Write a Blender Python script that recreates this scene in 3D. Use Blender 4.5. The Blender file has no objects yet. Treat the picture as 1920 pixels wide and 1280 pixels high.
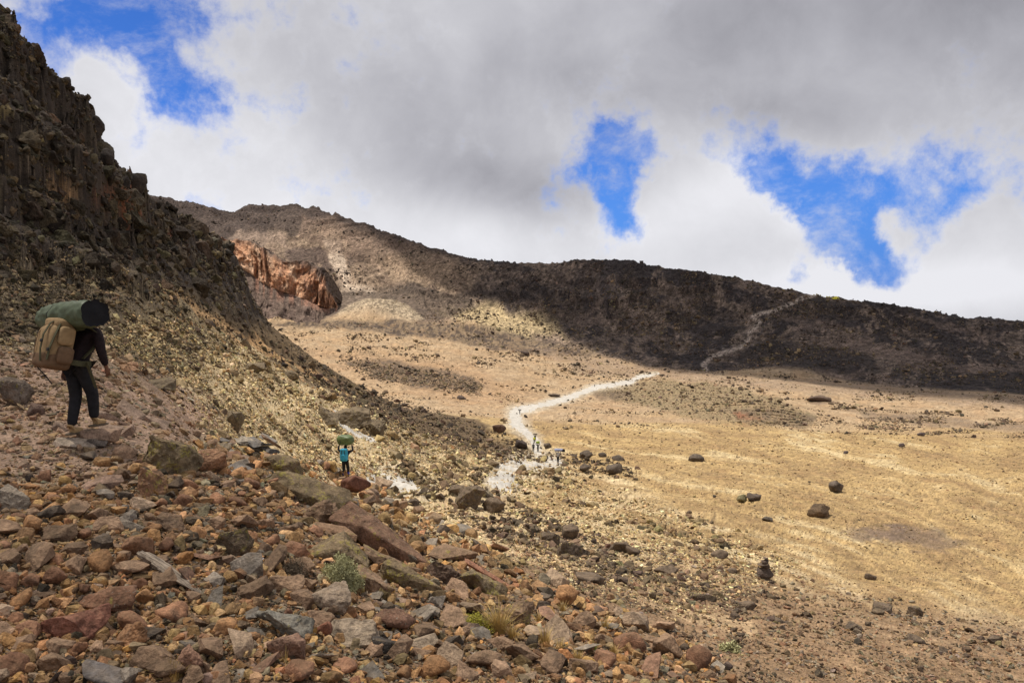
import bpy, math
import numpy as np
from math import radians, sin, cos, pi

# ------------------------------------------------------------------ camera, world, sun
S = bpy.context.scene
COL = S.collection
EYE = 1.62
F = 1470.0
PITCH = math.atan(80 / F)            # camera looks slightly down
cam_d = bpy.data.cameras.new("camera")
cam_d.sensor_width = 36; cam_d.lens = 36 * F / 1920
cam_d.clip_start = 0.1; cam_d.clip_end = 30000
cam = bpy.data.objects.new("camera", cam_d); COL.objects.link(cam)
cam.location = (0, 0, EYE); cam.rotation_euler = (radians(90) - PITCH, 0, 0)
S.camera = cam
S.render.resolution_x = 1024; S.render.resolution_y = 682
S.view_settings.view_transform = 'Standard'
S.view_settings.look = 'None'
S.view_settings.exposure = 0.0
S.view_settings.gamma = 1.0
S.view_settings.use_curve_mapping = False

SUN_EL = radians(71); SUN_AZ = radians(-72)      # azimuth measured from +Y towards +X
SUNV = np.array([sin(SUN_AZ) * cos(SUN_EL), cos(SUN_AZ) * cos(SUN_EL), sin(SUN_EL)])
sd = bpy.data.lights.new("sun", 'SUN'); sd.energy = 5.0; sd.angle = radians(0.55); sd.color = (1, .94, .84)
sun = bpy.data.objects.new("sun", sd); COL.objects.link(sun)
from mathutils import Vector, Matrix, Euler
sun.rotation_euler = Vector(SUNV).to_track_quat('Z', 'Y').to_euler()


class NT:
    """tiny node-building helper"""
    def __init__(s, tree): s.t = tree; s.n = tree.nodes; s.l = tree.links
    def node(s, typ, **kw):
        n = s.n.new(typ)
        for k, v in kw.items(): setattr(n, k, v)
        return n
    def put(s, sock, v):
        if isinstance(v, bpy.types.NodeSocket): s.l.new(v, sock)
        elif v is not None:
            try: sock.default_value = v
            except Exception: sock.default_value = (v[0], v[1], v[2], 1) if hasattr(v, '__len__') else v
    def m(s, op, a, b=None, c=None, clamp=False):
        n = s.node('ShaderNodeMath', operation=op); n.use_clamp = clamp
        s.put(n.inputs[0], a)
        if b is not None: s.put(n.inputs[1], b)
        if c is not None: s.put(n.inputs[2], c)
        return n.outputs[0]
    def mix(s, fac, a, b, blend='MIX', clamp=False):
        n = s.node('ShaderNodeMix', data_type='RGBA', blend_type=blend); n.clamp_result = clamp
        s.put(n.inputs['Factor'], fac)
        s.put(n.inputs[6], a if isinstance(a, bpy.types.NodeSocket) else tuple(a) + (1,))
        s.put(n.inputs[7], b if isinstance(b, bpy.types.NodeSocket) else tuple(b) + (1,))
        return n.outputs[2]
    def noise(s, vec, scale, detail=4, rough=.55, dist=0):
        n = s.node('ShaderNodeTexNoise'); n.inputs['Scale'].default_value = scale
        n.inputs['Detail'].default_value = detail; n.inputs['Roughness'].default_value = rough
        n.inputs['Distortion'].default_value = dist
        if vec is not None: s.l.new(vec, n.inputs['Vector'])
        return n.outputs['Fac']
    def sstep(s, x, a, b, lo=0., hi=1.):
        n = s.node('ShaderNodeMapRange', interpolation_type='SMOOTHSTEP')
        s.put(n.inputs[0], x)
        n.inputs[1].default_value = a; n.inputs[2].default_value = b
        n.inputs[3].default_value = lo; n.inputs[4].default_value = hi
        return n.outputs[0]


# direction / pixel conversion (used to design the place from the photograph)
cP, sP = cos(PITCH), sin(PITCH)
def ray(px, py):
    a = np.asarray(px, float) - 960; v = 640 - np.asarray(py, float)
    return a, F * cP + v * sP, v * cP - F * sP        # world x, y, z
def proj(X, Y, Z):
    dz = Z - EYE
    f = Y * cP - dz * sP; v = Y * sP + dz * cP
    f = np.maximum(f, 1e-3)
    return 960 + F * X / f, 640 - F * v / f

world = bpy.data.worlds.new("World"); S.world = world; world.use_nodes = True
wt = NT(world.node_tree); wt.n.clear()
def build_world():
    t = wt
    sky = t.node('ShaderNodeTexSky', sky_type='NISHITA')
    sky.sun_disc = False; sky.sun_elevation = SUN_EL; sky.sun_rotation = SUN_AZ
    sky.altitude = 4000; sky.air_density = 1.0; sky.dust_density = .4; sky.ozone_density = 2.5
    co = t.node('ShaderNodeTexCoord').outputs['Generated']
    sp = t.node('ShaderNodeSeparateXYZ'); t.l.new(co, sp.inputs[0])
    x, y, z = sp.outputs
    yy = t.m('MAXIMUM', y, .12)
    U = t.m('DIVIDE', x, yy); V = t.m('DIVIDE', z, yy)
    # warp so the cloud edges billow
    n1 = t.node('ShaderNodeTexNoise'); n1.inputs['Scale'].default_value = 9; n1.inputs['Detail'].default_value = 6; n1.inputs['Roughness'].default_value = .6
    t.l.new(co, n1.inputs['Vector'])
    s1 = t.node('ShaderNodeSeparateColor'); t.l.new(n1.outputs['Color'], s1.inputs[0])
    Uw = t.m('ADD', U, t.m('MULTIPLY', t.m('SUBTRACT', s1.outputs[0], .5), .13))
    Vw = t.m('ADD', V, t.m('MULTIPLY', t.m('SUBTRACT', s1.outputs[1], .5), .13))
    def blob(px, py, rx, ry, ang=0, soft=1.0, uu=Uw, vv=Vw):
        a, b, c = ray(px, py); u0 = float(a / b); v0 = float(c / b)
        du = t.m('SUBTRACT', uu, u0); dv = t.m('SUBTRACT', vv, v0)
        ca, sa = cos(radians(ang)), sin(radians(ang))
        p = t.m('MULTIPLY_ADD', du, ca, t.m('MULTIPLY', dv, -sa))   # ang: clockwise in the photo
        q = t.m('MULTIPLY_ADD', du, sa, t.m('MULTIPLY', dv, ca))
        p = t.m('DIVIDE', p, rx / F); q = t.m('DIVIDE', q, ry / F)
        r2 = t.m('ADD', t.m('MULTIPLY', p, p), t.m('MULTIPLY', q, q))
        return t.m('POWER', 2.718, t.m('MULTIPLY', r2, -1.0 / soft))
    def total(lst, **k):
        o = None
        for (a, w) in lst:
            b = t.m('MULTIPLY', blob(*a, **k), w)
            o = b if o is None else t.m('ADD', o, b)
        return o
    fine = t.noise(co, 7.5, 9, .62, .15)
    fine2 = t.noise(co, 26, 8, .62, .1)
    # where the cloud layer is open (negative) and where cumulus fills it (positive)
    gaps = total([((270, 90, 95, 110, -12), 1.0), ((215, 10, 190, 60, 0), .75), ((80, 60, 90, 100, 20), .62),
                  ((385, 190, 75, 75, 20), .60), ((1165, 340, 62, 120, 6), 1.0), ((1190, 250, 60, 50, 0), .35), ((1200, 430, 60, 40, 0), .62),
                  ((1530, 370, 170, 80, 14), 1.0), ((1610, 470, 110, 75, 15), .95), ((1430, 310, 100, 50, 20), .40),
                  ((1790, 350, 150, 70, -8), .55), ((1480, 500, 70, 34, 0), .5)])
    fills = total([((1340, 390, 105, 85, 12), .95), ((1290, 465, 120, 50, 0), .8), ((1430, 440, 75, 56, 0), .85),
                   ((1668, 425, 30, 46, -25), .85), ((1870, 500, 130, 70, 0), 1.1), ((1570, 515, 60, 32, 0), .9), ((1700, 570, 200, 34, 0), .9),
                   ((1860, 410, 50, 34, 0), .5), ((200, 175, 62, 70, 10), .8), ((1380, 560, 300, 30, 0), .8), ((900, 370, 90, 60, 0), .6), ((1120, 50, 150, 80, 0), .5), ((620, 260, 120, 60, 0), .4), ((870, 440, 60, 40, 0), .5), ((1560, 70, 200, 80, 0), .4)])
    D = t.m('ADD', t.m('SUBTRACT', 1.02, gaps), fills)
    D = t.m('ADD', D, t.m('MULTIPLY', t.m('SUBTRACT', fine, .5), 2.0))
    D = t.m('ADD', D, t.m('MULTIPLY', t.m('SUBTRACT', fine2, .5), 1.5))
    core = t.sstep(D, .10, .92)
    mw = t.node('ShaderNodeMapping'); mw.inputs['Scale'].default_value = (1, 1, 1.25); t.l.new(co, mw.inputs[0])
    wisp = t.sstep(t.noise(mw.outputs[0], 7, 10, .66, .25), .47, .72)
    alpha = t.m('MAXIMUM', core, t.m('MULTIPLY', wisp, .72))
    # cloud body: bright near the horizon and at thin edges, grey under the thick layer
    dark = total([((1750, -20, 520, 200, 0), .26), ((960, 345, 230, 70, 10), .22), ((1150, 120, 420, 120, 0), .08),
                  ((560, 60, 260, 120, 0), .02), ((1500, 215, 380, 50, 8), .10), ((700, 190, 300, 60, 10), .05)], uu=U, vv=V)
    lite = total([((700, 440, 520, 90, 5), .20), ((1340, 370, 110, 70, 0), .20), ((220, 230, 160, 150, 0), .16), ((1640, 540, 420, 55, 0), .26),
                  ((1900, 480, 140, 80, 0), .10), ((1210, 420, 120, 60, 0), .16), ((470, 240, 130, 140, 0), .06), ((1400, 320, 60, 40, 20), .14), ((1490, 410, 40, 50, 0), .14)], uu=U, vv=V)
    big = t.noise(co, 3.2, 7, .55, .2)
    puff = t.noise(co, 10, 8, .6, .3)
    B = t.m('ADD', t.m('SUBTRACT', .615, dark), lite)
    B = t.m('ADD', B, t.m('MULTIPLY', t.m('SUBTRACT', big, .5), .30))
    B = t.m('ADD', B, t.m('MULTIPLY', t.m('SUBTRACT', puff, .5), .26))
    B = t.m('ADD', B, t.m('MULTIPLY', t.m('SUBTRACT', 1.0, t.sstep(D, .5, 1.1)), .08))
    B = t.m('MINIMUM', t.m('MAXIMUM', B, .2), .84)
    ramp = t.mix(t.sstep(B, .25, .8), (.97, .965, 1.07), (.985, .985, 1.035))
    Bc = t.node('ShaderNodeVectorMath', operation='SCALE'); t.l.new(ramp, Bc.inputs[0]); t.l.new(B, Bc.inputs['Scale'])
    blue = t.mix(1.0, sky.outputs[0], (.42, .80, 1.45), 'MULTIPLY')
    blue = t.mix(t.m('MULTIPLY', t.sstep(V, .26, .02), t.sstep(U, -.2, .3)), blue, (.95, 2.6, 7.2))
    bs = t.node('ShaderNodeVectorMath', operation='SCALE'); t.l.new(blue, bs.inputs[0]); bs.inputs['Scale'].default_value = .105
    c = t.mix(alpha, bs.outputs[0], Bc.outputs[0])
    # below the horizon the same stony land goes on
    c = t.mix(t.sstep(z, -.06, -.02), (.10, .075, .05), c)
    bg = t.node('ShaderNodeBackground'); t.l.new(c, bg.inputs[0]); bg.inputs[1].default_value = 1.0
    o = t.node('ShaderNodeOutputWorld'); t.l.new(bg.outputs[0], o.inputs[0])
build_world()

# ------------------------------------------------------------------ numpy noise
def _hash(i, j, k, seed):
    h = (i.astype(np.uint32) * np.uint32(374761393)) ^ (j.astype(np.uint32) * np.uint32(668265263)) ^ (k.astype(np.uint32) * np.uint32(2147483647 // 3)) ^ np.uint32((seed * 974711 + 13) & 0xffffffff)
    h = (h ^ (h >> np.uint32(13))) * np.uint32(1274126177)
    h = (h ^ (h >> np.uint32(15))) * np.uint32(2246822519)
    return ((h ^ (h >> np.uint32(16))) & np.uint32(0xffffff)).astype(np.float32) / np.float32(0xffffff)
def vn2(x, y, seed=0):
    xi = np.floor(x); yi = np.floor(y); fx = (x - xi).astype(np.float32); fy = (y - yi).astype(np.float32)
    xi = xi.astype(np.int64); yi = yi.astype(np.int64); z = np.zeros_like(xi)
    fx = fx * fx * fx * (fx * (fx * 6 - 15) + 10); fy = fy * fy * fy * (fy * (fy * 6 - 15) + 10)
    a = _hash(xi, yi, z, seed); b = _hash(xi + 1, yi, z, seed); c = _hash(xi, yi + 1, z, seed); d = _hash(xi + 1, yi + 1, z, seed)
    return (a + (b - a) * fx) * (1 - fy) + (c + (d - c) * fx) * fy
def fbm(x, y, oct=5, seed=0, gain=.5):
    s = 0; a = 1; n = 0
    for o in range(oct):
        s = s + a * vn2(x * 2 ** o + 17.3 * o, y * 2 ** o - 9.1 * o, seed + o); n += a; a *= gain
    return s / n - .5                                   # about -.35 .. .35
def ridg(x, y, oct=5, seed=0, gain=.55):
    s = 0; a = 1; n = 0
    for o in range(oct):
        v = 1 - np.abs(2 * vn2(x * 2 ** o + 5.3 * o, y * 2 ** o + 3.7 * o, seed + o) - 1)
        s = s + a * v * v; n += a; a *= gain
    return s / n
def vn3(p, seed=0):
    pi_ = np.floor(p); f = p - pi_; pi_ = pi_.astype(np.int64); f = f * f * (3 - 2 * f)
    r = 0
    for dx in (0, 1):
        for dy in (0, 1):
            for dz in (0, 1):
                w = (f[:, 0] if dx else 1 - f[:, 0]) * (f[:, 1] if dy else 1 - f[:, 1]) * (f[:, 2] if dz else 1 - f[:, 2])
                r = r + w * _hash(pi_[:, 0] + dx, pi_[:, 1] + dy, pi_[:, 2] + dz, seed)
    return r
def fbm3(p, oct=3, seed=0):
    s = 0; a = 1; n = 0
    for o in range(oct): s = s + a * vn3(p * 2 ** o + o * 7.7, seed + o); n += a; a *= .5
    return s / n - .5
def ss(x, a, b):
    t = np.clip((x - a) / (b - a), 0, 1); return t * t * (3 - 2 * t)
def inpoly(px, py, poly):
    r = np.zeros(np.shape(px), bool); n = len(poly)
    for i in range(n):
        x0, y0 = poly[i]; x1, y1 = poly[(i + 1) % n]
        if y0 == y1: continue
        c = ((y0 > py) != (y1 > py)) & (px < (x1 - x0) * (py - y0) / (y1 - y0) + x0)
        r ^= c
    return r
def softpoly(px, py, poly, w):
    """1 inside, 0 outside, soft over w pixels"""
    ins = inpoly(px, py, poly); d = np.full(np.shape(px), 1e9); n = len(poly)
    for i in range(n):
        x0, y0 = poly[i]; x1, y1 = poly[(i + 1) % n]
        L = (x1 - x0) ** 2 + (y1 - y0) ** 2 + 1e-9
        t = np.clip(((px - x0) * (x1 - x0) + (py - y0) * (y1 - y0)) / L, 0, 1)
        d = np.minimum(d, (px - x0 - t * (x1 - x0)) ** 2 + (py - y0 - t * (y1 - y0)) ** 2)
    d = np.sqrt(d) * np.where(ins, 1, -1)
    return ss(d, -w, w)
def linedist(px, py, pts):
    """distance to a polyline whose points carry a half-width: returns d/halfwidth"""
    best = np.full(np.shape(px), 1e9)
    for (x0, y0, w0), (x1, y1, w1) in zip(pts[:-1], pts[1:]):
        L = (x1 - x0) ** 2 + (y1 - y0) ** 2 + 1e-9
        t = np.clip(((px - x0) * (x1 - x0) + (py - y0) * (y1 - y0)) / L, 0, 1)
        d = np.hypot(px - x0 - t * (x1 - x0), py - y0 - t * (y1 - y0)) / (w0 + t * (w1 - w0))
        best = np.minimum(best, d)
    return best

# ------------------------------------------------------------------ the lie of the land
# each curve runs across the country from left to right: (bearing px, height py, distance m)
K = [
 [(-900, 1500, .8), (960, 3500, .8), (2900, 4200, .8)],
 [(-900, 1120, 3.6), (-400, 1200, 3.9), (0, 1285, 4.2), (640, 1290, 4.6), (1000, 1290, 5.2), (1300, 1290, 6.5), (1600, 1290, 8.5), (1920, 1290, 11), (2500, 1310, 15), (2900, 1330, 18)],
 [(-900, 860, 5), (-400, 980, 5.5), (0, 1040, 5.8), (400, 1080, 6.2), (640, 1100, 6.8), (900, 1110, 8), (1100, 1110, 11), (1300, 1120, 15), (1600, 1130, 20), (1920, 1140, 26), (2900, 1180, 34)],
 [(-900, 700, 7), (-400, 820, 8), (0, 885, 8.5), (280, 885, 9), (420, 880, 9.6), (520, 895, 10.2), (640, 930, 12), (700, 955, 13.5), (800, 985, 17), (1000, 1030, 22), (1200, 1020, 30), (1500, 1020, 42), (1920, 1040, 52), (2900, 1070, 60)],
 [(-900, 560, 10), (-400, 700, 10.5), (0, 808, 10.9), (160, 806, 11), (280, 800, 12.5), (380, 835, 15), (520, 885, 25), (660, 903, 41), (800, 925, 43), (1000, 940, 48), (1200, 930, 60), (1500, 945, 66), (1920, 970, 75), (2900, 1000, 85)],
 [(-900, 300, 15), (-400, 480, 15), (0, 650, 15.5), (130, 670, 16.5), (300, 725, 20), (420, 780, 27), (560, 825, 36), (660, 842, 50), (800, 850, 62), (960, 868, 85), (1120, 885, 105), (1300, 868, 122), (1550, 900, 100), (1920, 890, 130), (2900, 930, 150)],
 [(-900, -150, 26), (-400, 180, 27), (0, 430, 30), (200, 500, 40), (330, 560, 55), (450, 640, 75), (600, 730, 100), (720, 790, 125), (850, 832, 140), (1003, 850, 158), (1150, 848, 165), (1300, 835, 180), (1550, 860, 150), (1920, 850, 210), (2900, 880, 250)],
 [(-900, -700, 48), (-400, -300, 52), (-100, -60, 58), (0, 22, 62), (25, 42, 63), (50, 85, 64), (80, 122, 66), (110, 150, 69), (150, 190, 73), (182, 222, 76), (197, 285, 79), (230, 328, 83), (262, 340, 87), (285, 372, 91), (350, 405, 105), (430, 458, 120), (455, 505, 128), (475, 560, 140), (500, 600, 148), (520, 620, 155), (600, 680, 180), (700, 737, 205), (760, 768, 215), (870, 792, 225), (950, 803, 232), (1003, 815, 228), (1150, 815, 235), (1300, 805, 250), (1550, 820, 230), (1920, 810, 290), (2900, 850, 330)],
 [(-900, 797, 240), (0, 797, 250), (300, 797, 255), (500, 795, 265), (600, 780, 285), (700, 765, 310), (800, 760, 320), (900, 765, 330), (1000, 768, 335), (1150, 775, 340), (1300, 770, 350), (1550, 785, 340), (1920, 785, 370), (2900, 810, 400)],
 [(-900, 690, 480), (300, 690, 480), (500, 690, 500), (600, 695, 490), (700, 705, 470), (850, 725, 440), (1000, 737, 450), (1115, 726, 520), (1230, 716, 540), (1400, 735, 450), (1550, 745, 430), (1750, 760, 420), (1920, 765, 410), (2900, 800, 430)],
 [(-900, 630, 720), (500, 630, 750), (650, 640, 730), (800, 650, 700), (950, 665, 680), (1100, 690, 640), (1230, 703, 610), (1320, 706, 590), (1500, 717, 530), (1700, 734, 475), (1920, 753, 430), (2900, 790, 450)],
 [(-900, 597, 1000), (500, 597, 1000), (640, 597, 980), (800, 607, 960), (950, 630, 880), (1050, 650, 800), (1150, 675, 730), (1300, 697, 655), (1500, 709, 580), (1700, 724, 520), (1920, 742, 475), (2900, 780, 500)],
 [(-900, 480, 1350), (280, 520, 1350), (430, 560, 1250), (500, 568, 1180), (640, 562, 1150), (800, 560, 1130), (900, 575, 1060), (1050, 610, 960), (1150, 635, 860), (1300, 655, 760), (1500, 650, 690), (1700, 675, 600), (1920, 700, 545), (2900, 745, 560)],
 [(-900, 380, 1700), (280, 440, 1700), (430, 465, 1500), (550, 465, 1450), (700, 495, 1350), (850, 530, 1200), (1000, 545, 1090), (1150, 545, 1000), (1300, 570, 900), (1500, 600, 800), (1700, 630, 700), (1920, 655, 640), (2900, 710, 650)],
 [(-900, 300, 2100), (0, 330, 2100), (285, 366, 2000), (330, 374, 1980), (380, 384, 1950), (430, 400, 1900), (445, 392, 1890), (470, 383, 1880), (510, 385, 1800), (550, 383, 1700), (600, 391, 1650), (700, 425, 1500), (800, 461, 1380), (880, 484, 1300), (950, 491, 1230), (1000, 493, 1190), (1058, 493, 1150), (1063, 487, 1150), (1130, 486, 1100), (1195, 488, 1060), (1202, 494, 1055), (1300, 508, 1000), (1380, 519, 960), (1450, 536, 920), (1520, 551, 890), (1600, 560, 850), (1700, 575, 800), (1800, 592, 760), (1920, 600, 720), (2900, 660, 700)],
 [(-900, 500, 2700), (285, 500, 2600), (800, 560, 1800), (1300, 590, 1350), (1920, 660, 1000), (2900, 700, 1000)],
 [(-900, 592, 9000), (1200, 596, 9000), (1500, 612, 9000), (1920, 645, 9000), (2900, 700, 9000)],
]
NS = 1400
US = np.linspace(-1.32, 1.32, NS)
YK = np.zeros((len(K), NS)); ZK = np.zeros((len(K), NS))
def smooth1(a, w):
    if w < 1: return a
    k = np.exp(-.5 * (np.arange(-3 * w, 3 * w + 1) / w) ** 2); k /= k.sum()
    return np.convolve(np.pad(a, 3 * w, mode='edge'), k, 'valid')
for i, c in enumerate(K):
    a = np.array(c, float); rx, ry, rz = ray(a[:, 0], a[:, 1])
    u = rx / ry; e = rz / ry
    w = 3 if i in (7, 14) else 22
    ee = np.interp(US, u, e); ly = np.interp(US, u, np.log(a[:, 2]))
    if i == 0: ee = (-1.55 - .12 * US) / .8
    YK[i] = np.exp(smooth1(ly, max(w, 10))); ZK[i] = smooth1(ee, w) * YK[i]
LK = np.log(YK)
# monotone cubic slopes of Z over log distance
dL = np.diff(LK, axis=0); dZ = np.diff(ZK, axis=0) / dL
TK = np.zeros_like(ZK)
TK[1:-1] = np.where(dZ[:-1] * dZ[1:] > 0, 3 * (dL[:-1] + dL[1:]) / ((2 * dL[1:] + dL[:-1]) / np.where(dZ[:-1] == 0, 1e-9, dZ[:-1]) + (dL[1:] + 2 * dL[:-1]) / np.where(dZ[1:] == 0, 1e-9, dZ[1:])), 0)
TK[0] = dZ[0]; TK[-1] = dZ[-1]
def lerp_u(tab, u):
    f = np.clip((u - US[0]) / (US[1] - US[0]), 0, NS - 1.001); i = f.astype(int); f = f - i
    return tab[i] * (1 - f) + tab[i + 1] * f
def base_h(X, Y):
    X = np.asarray(X, float); Y = np.asarray(Y, float)
    u = X / Y; l = np.log(Y)
    out = np.zeros(X.shape)
    Ls = [lerp_u(LK[k], u) for k in range(len(K))]
    for k in range(len(K) - 1):
        m = (l >= Ls[k]) & (l <= Ls[k + 1]) if k else (l <= Ls[1])
        if k == len(K) - 2: m = l > Ls[k]
        if not m.any(): continue
        um = u[m]; h = (Ls[k + 1] - Ls[k])[m]; t = np.clip((l[m] - Ls[k][m]) / h, 0, 1)
        z0 = lerp_u(ZK[k], um); z1 = lerp_u(ZK[k + 1], um); t0 = lerp_u(TK[k], um); t1 = lerp_u(TK[k + 1], um)
        out[m] = (2 * t**3 - 3 * t**2 + 1) * z0 + (t**3 - 2 * t**2 + t) * h * t0 + (-2 * t**3 + 3 * t**2) * z1 + (t**3 - t**2) * h * t1
    return out + EYE
CLIFF = [(-1400, -1500), (-400, -500), (0, -40), (300, 340), (450, 440), (540, 600), (720, 725), (900, 795), (860, 815), (640, 745), (420, 630), (300, 560), (150, 590), (0, 640), (-400, 560), (-1400, 300)]
def hump(X, Y, px, Yc, rx, ry, h):
    xc = (px - 960) / F * Yc
    return h * np.exp(-(((X - xc) / rx) ** 2 + ((Y - Yc) / ry) ** 2))
CORR = {7: np.zeros(NS), 14: np.zeros(NS)}
def gully(X, Y):
    u = X / Y; l = np.log(Y)
    return ridg(u * 46 + l * 5 + fbm(u * 14, l * 10, 3, 84) * 3.2, l * 6.5 + u * 3, 5, 81, .55)
def height(X, Y):
    X = np.asarray(X, float); Y = np.asarray(Y, float)
    Z = base_h(X, Y); px, py = proj(X, Y, Z)
    cl = softpoly(px, py, CLIFF, 28) * (Y < 260)
    up = ss(py, 640, 380)                         # higher on the hill it gets craggier
    c7 = 1 - .72 * np.exp(-((np.log(Y) - lerp_u(LK[7], X / Y)) / .10) ** 2); cl = cl * c7; nearcl = ss(Y, 14, 40)
    Z = Z + cl * ((ridg((X + .5 * Y) / 14, (Y - .3 * X) / 26, 5, 3) - .45) * (1.4 + 3.6 * up) * (.4 + .6 * nearcl) + (ridg((X + .4 * Y) / 4.2, Y / 6, 5, 31, .62) - .45) * (.9 + 3.0 * up) * (.5 + .5 * nearcl) + fbm(X / .9, Y / .9, 4, 77, .6) * .9)
    for sp_, am, dx_, sd_ in ((6.5, .42, .38, 151), (2.2, .5, .3, 153)):
        q = (Z + dx_ * X + .12 * Y + fbm(X / 16, Y / 22, 4, sd_) * sp_ * 1.6) / sp_; f = q - np.floor(q)
        Z = Z + cl * nearcl * (.35 + .65 * up) * am * sp_ * (ss(f, .30, .62) - f) * (.35 + 1.3 * np.clip(.5 + 2 * fbm(X / 24, Y / 30, 2, sd_ + 5), 0, 1))
    near = (1 - ss(Y, 12, 30))
    Z = Z + near * (fbm(X / 1.6, Y / 1.6, 5, 11) * .34) * (1 - .6 * np.exp(-((X + 5.8) ** 2 + (Y - 10.3) ** 2) / 2.))
    mid = ss(Y, 12, 30) * (1 - ss(Y, 180, 300)) * (1 - cl)
    rocky = ss(px, 1250, 900)
    Z = Z + mid * (fbm(X / 11, Y / 11, 4, 21) * 1.5 + fbm(X / 2.2, Y / 2.2, 3, 25) * .55 + rocky * (ridg(X / 5, Y / 7, 4, 27, .6) - .45) * 1.1)
    val = ss(Y, 200, 320) * (1 - ss(Y, 650, 1000))
    Z = Z + val * (fbm(X / 60, Y / 60, 4, 41) * 5 + fbm(X / 9, Y / 9, 3, 45) * .9)
    mt = ss(py, 760, 640) * ss(Y, 430, 620)
    sm = 1 - .93 * softpoly(px, py, [(600, 610), (650, 560), (700, 545), (770, 550), (820, 605)], 12)
    g = ridg((X + .25 * Y) / 90, (Y - .2 * X) / 210, 6, 51, .58)
    rt = ss(px, 820, 1050)
    top = ss(py, 640, 560) * (1 - .45 * ss(py, 525, 480)) 
    crest = lerp_u(LK[14], X / Y); nearcrest = 1 - .75 * np.exp(-((np.log(Y) - crest) / .06) ** 2)
    Z = Z + mt * ((g - .45) * (5 + 20 * top) * sm + (ridg(X / 26, Y / 30, 5, 61, .6) - .45) * (3 + 6 * top) * sm + fbm(X / 7, Y / 7, 3, 67) * 3.0 * sm) * nearcrest
    gl = gully(X, Y); Z = Z + mt * sm * (gl - .45) * (3 + 7 * top) * nearcrest
    cr = np.exp(-((np.log(Y) - crest) / .035) ** 2)
    Z = Z + cr * ((ridg(X / 34, Y / 400, 5, 71, .6) - .5) * 26 * ss(px, 900, 480) + (ridg(X / 9, Y / 200, 4, 73) - .5) * 5)
    q = (Z + .12 * X + fbm(X / 120, Y / 120, 5, 161) * 75) / 26; f = q - np.floor(q)
    Z = Z + mt * sm * ss(py, 600, 540) * nearcrest * (3 + 14 * np.clip(fbm(X / 110, Y / 140, 3, 163) * 3, 0, 1)) * (ss(f, .3, .6) - f)
    for kk, wd in ((7, .30), (14, .05)):
        Z = Z + lerp_u(CORR[kk], X / Y) * Y * np.exp(-((np.log(Y) - lerp_u(LK[kk], X / Y)) / wd) ** 2)
    # named rises of the valley: the pale scree mound, the lit hummocks, the lava hump
    Z = Z + hump(X, Y, 710, 1010, 46, 48, 26) + hump(X, Y, 930, 905, 60, 40, 13) + hump(X, Y, 860, 950, 40, 30, 9)
    Z = Z + hump(X, Y, 1340, 370, 38, 30, 4.5) + hump(X, Y, 1440, 345, 22, 20, 5) + hump(X, Y, 1170, 420, 12, 16, 4)
    Z = Z + hump(X, Y, 780, 500, 40, 26, 4) + hump(X, Y, 870, 455, 18, 20, 3)
    Z = Z + hump(X, Y, 1150, 800, 55, 40, 12) + hump(X, Y, 1500, 600, 60, 38, 9)+ hump(X, Y, 560, 1130, 60, 50, 8)
    # near outcrops
    Z = Z + hump(X, Y, 645, 75, 2.4, 4, 1.6) + hump(X, Y, 690, 70, 3, 4, 1.5) + hump(X, Y, 880, 44, 2.2, 3, 1.0)
    return Z

# settle the two skylines at their surveyed heights, keeping only the small crags
_u = np.linspace(-.72, .72, 900)
for kk, sw, span in ((7, 10, .25), (14, 9, .10)):
    for it in range(2):
        tt = np.linspace(-span, span, 60)[:, None]; yy = np.exp(lerp_u(LK[kk], _u)[None] + tt); xx = yy * _u[None]
        ee = ((height(xx.ravel(), yy.ravel()).reshape(xx.shape) - EYE) / yy).max(0); want = lerp_u(ZK[kk], _u) / np.exp(lerp_u(LK[kk], _u))
        if kk == 7: keep = 1 - ss(_u, -.22, -.12)
        else: keep = 1.
        CORR[kk] = CORR[kk] + np.interp(US, _u, smooth1((want - ee) * keep, sw))
# grid
uvis = np.linspace(-.69, .69, 1180); ul = np.linspace(-1.3, -.695, 70); 
UG = np.concatenate([ul, uvis, -ul[::-1]])
rows = [14, 64, 72, 48, 64, 120, 215, 34, 54, 64, 44, 64, 90, 95, 12, 6]
T = []
for k, r in enumerate(rows): T += list(k + np.arange(r) / r)
T.append(len(rows)); T = np.array(T)
LU = np.array([lerp_u(LK[k], UG) for k in range(len(K))])          # K x U
tk = np.clip(T.astype(int), 0, len(K) - 2); tf = (T - tk)[:, None]
YG = np.exp(LU[tk] * (1 - tf) + LU[tk + 1] * tf)
XG = YG * UG[None, :]
ZG = height(XG.ravel(), YG.ravel()).reshape(XG.shape)
PX, PY = proj(XG, YG, ZG)
NR, NC = XG.shape
E = (ZG - EYE) / YG
runmax = np.maximum.accumulate(E, axis=0)
VIS = (E >= runmax - 1e-4) & (PX > -40) & (PX < 1960) & (PY < 1330) & (PY > 0)
def H(x, y): return float(height(np.array([x]), np.array([y]))[0])
_p, _q = PX, PY
def locate(px, py, ymin=0, ymax=1e9):
    """the visible point of the land seen at a bearing/height, as x, y, z"""
    j = np.argmin(np.abs(UG - (px - 960) / F * 1.0))
    lo, hi = max(0, j - 40), min(NC, j + 40)
    d = (PX[:, lo:hi] - px) ** 2 + (PY[:, lo:hi] - py) ** 2 + np.where(VIS[:, lo:hi], 0, 1e6) + np.where((YG[:, lo:hi] < ymin) | (YG[:, lo:hi] > ymax), 1e7, 0)
    i, jj = np.unravel_index(np.argmin(d), d.shape)
    return XG[i, lo + jj], YG[i, lo + jj], ZG[i, lo + jj]

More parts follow.
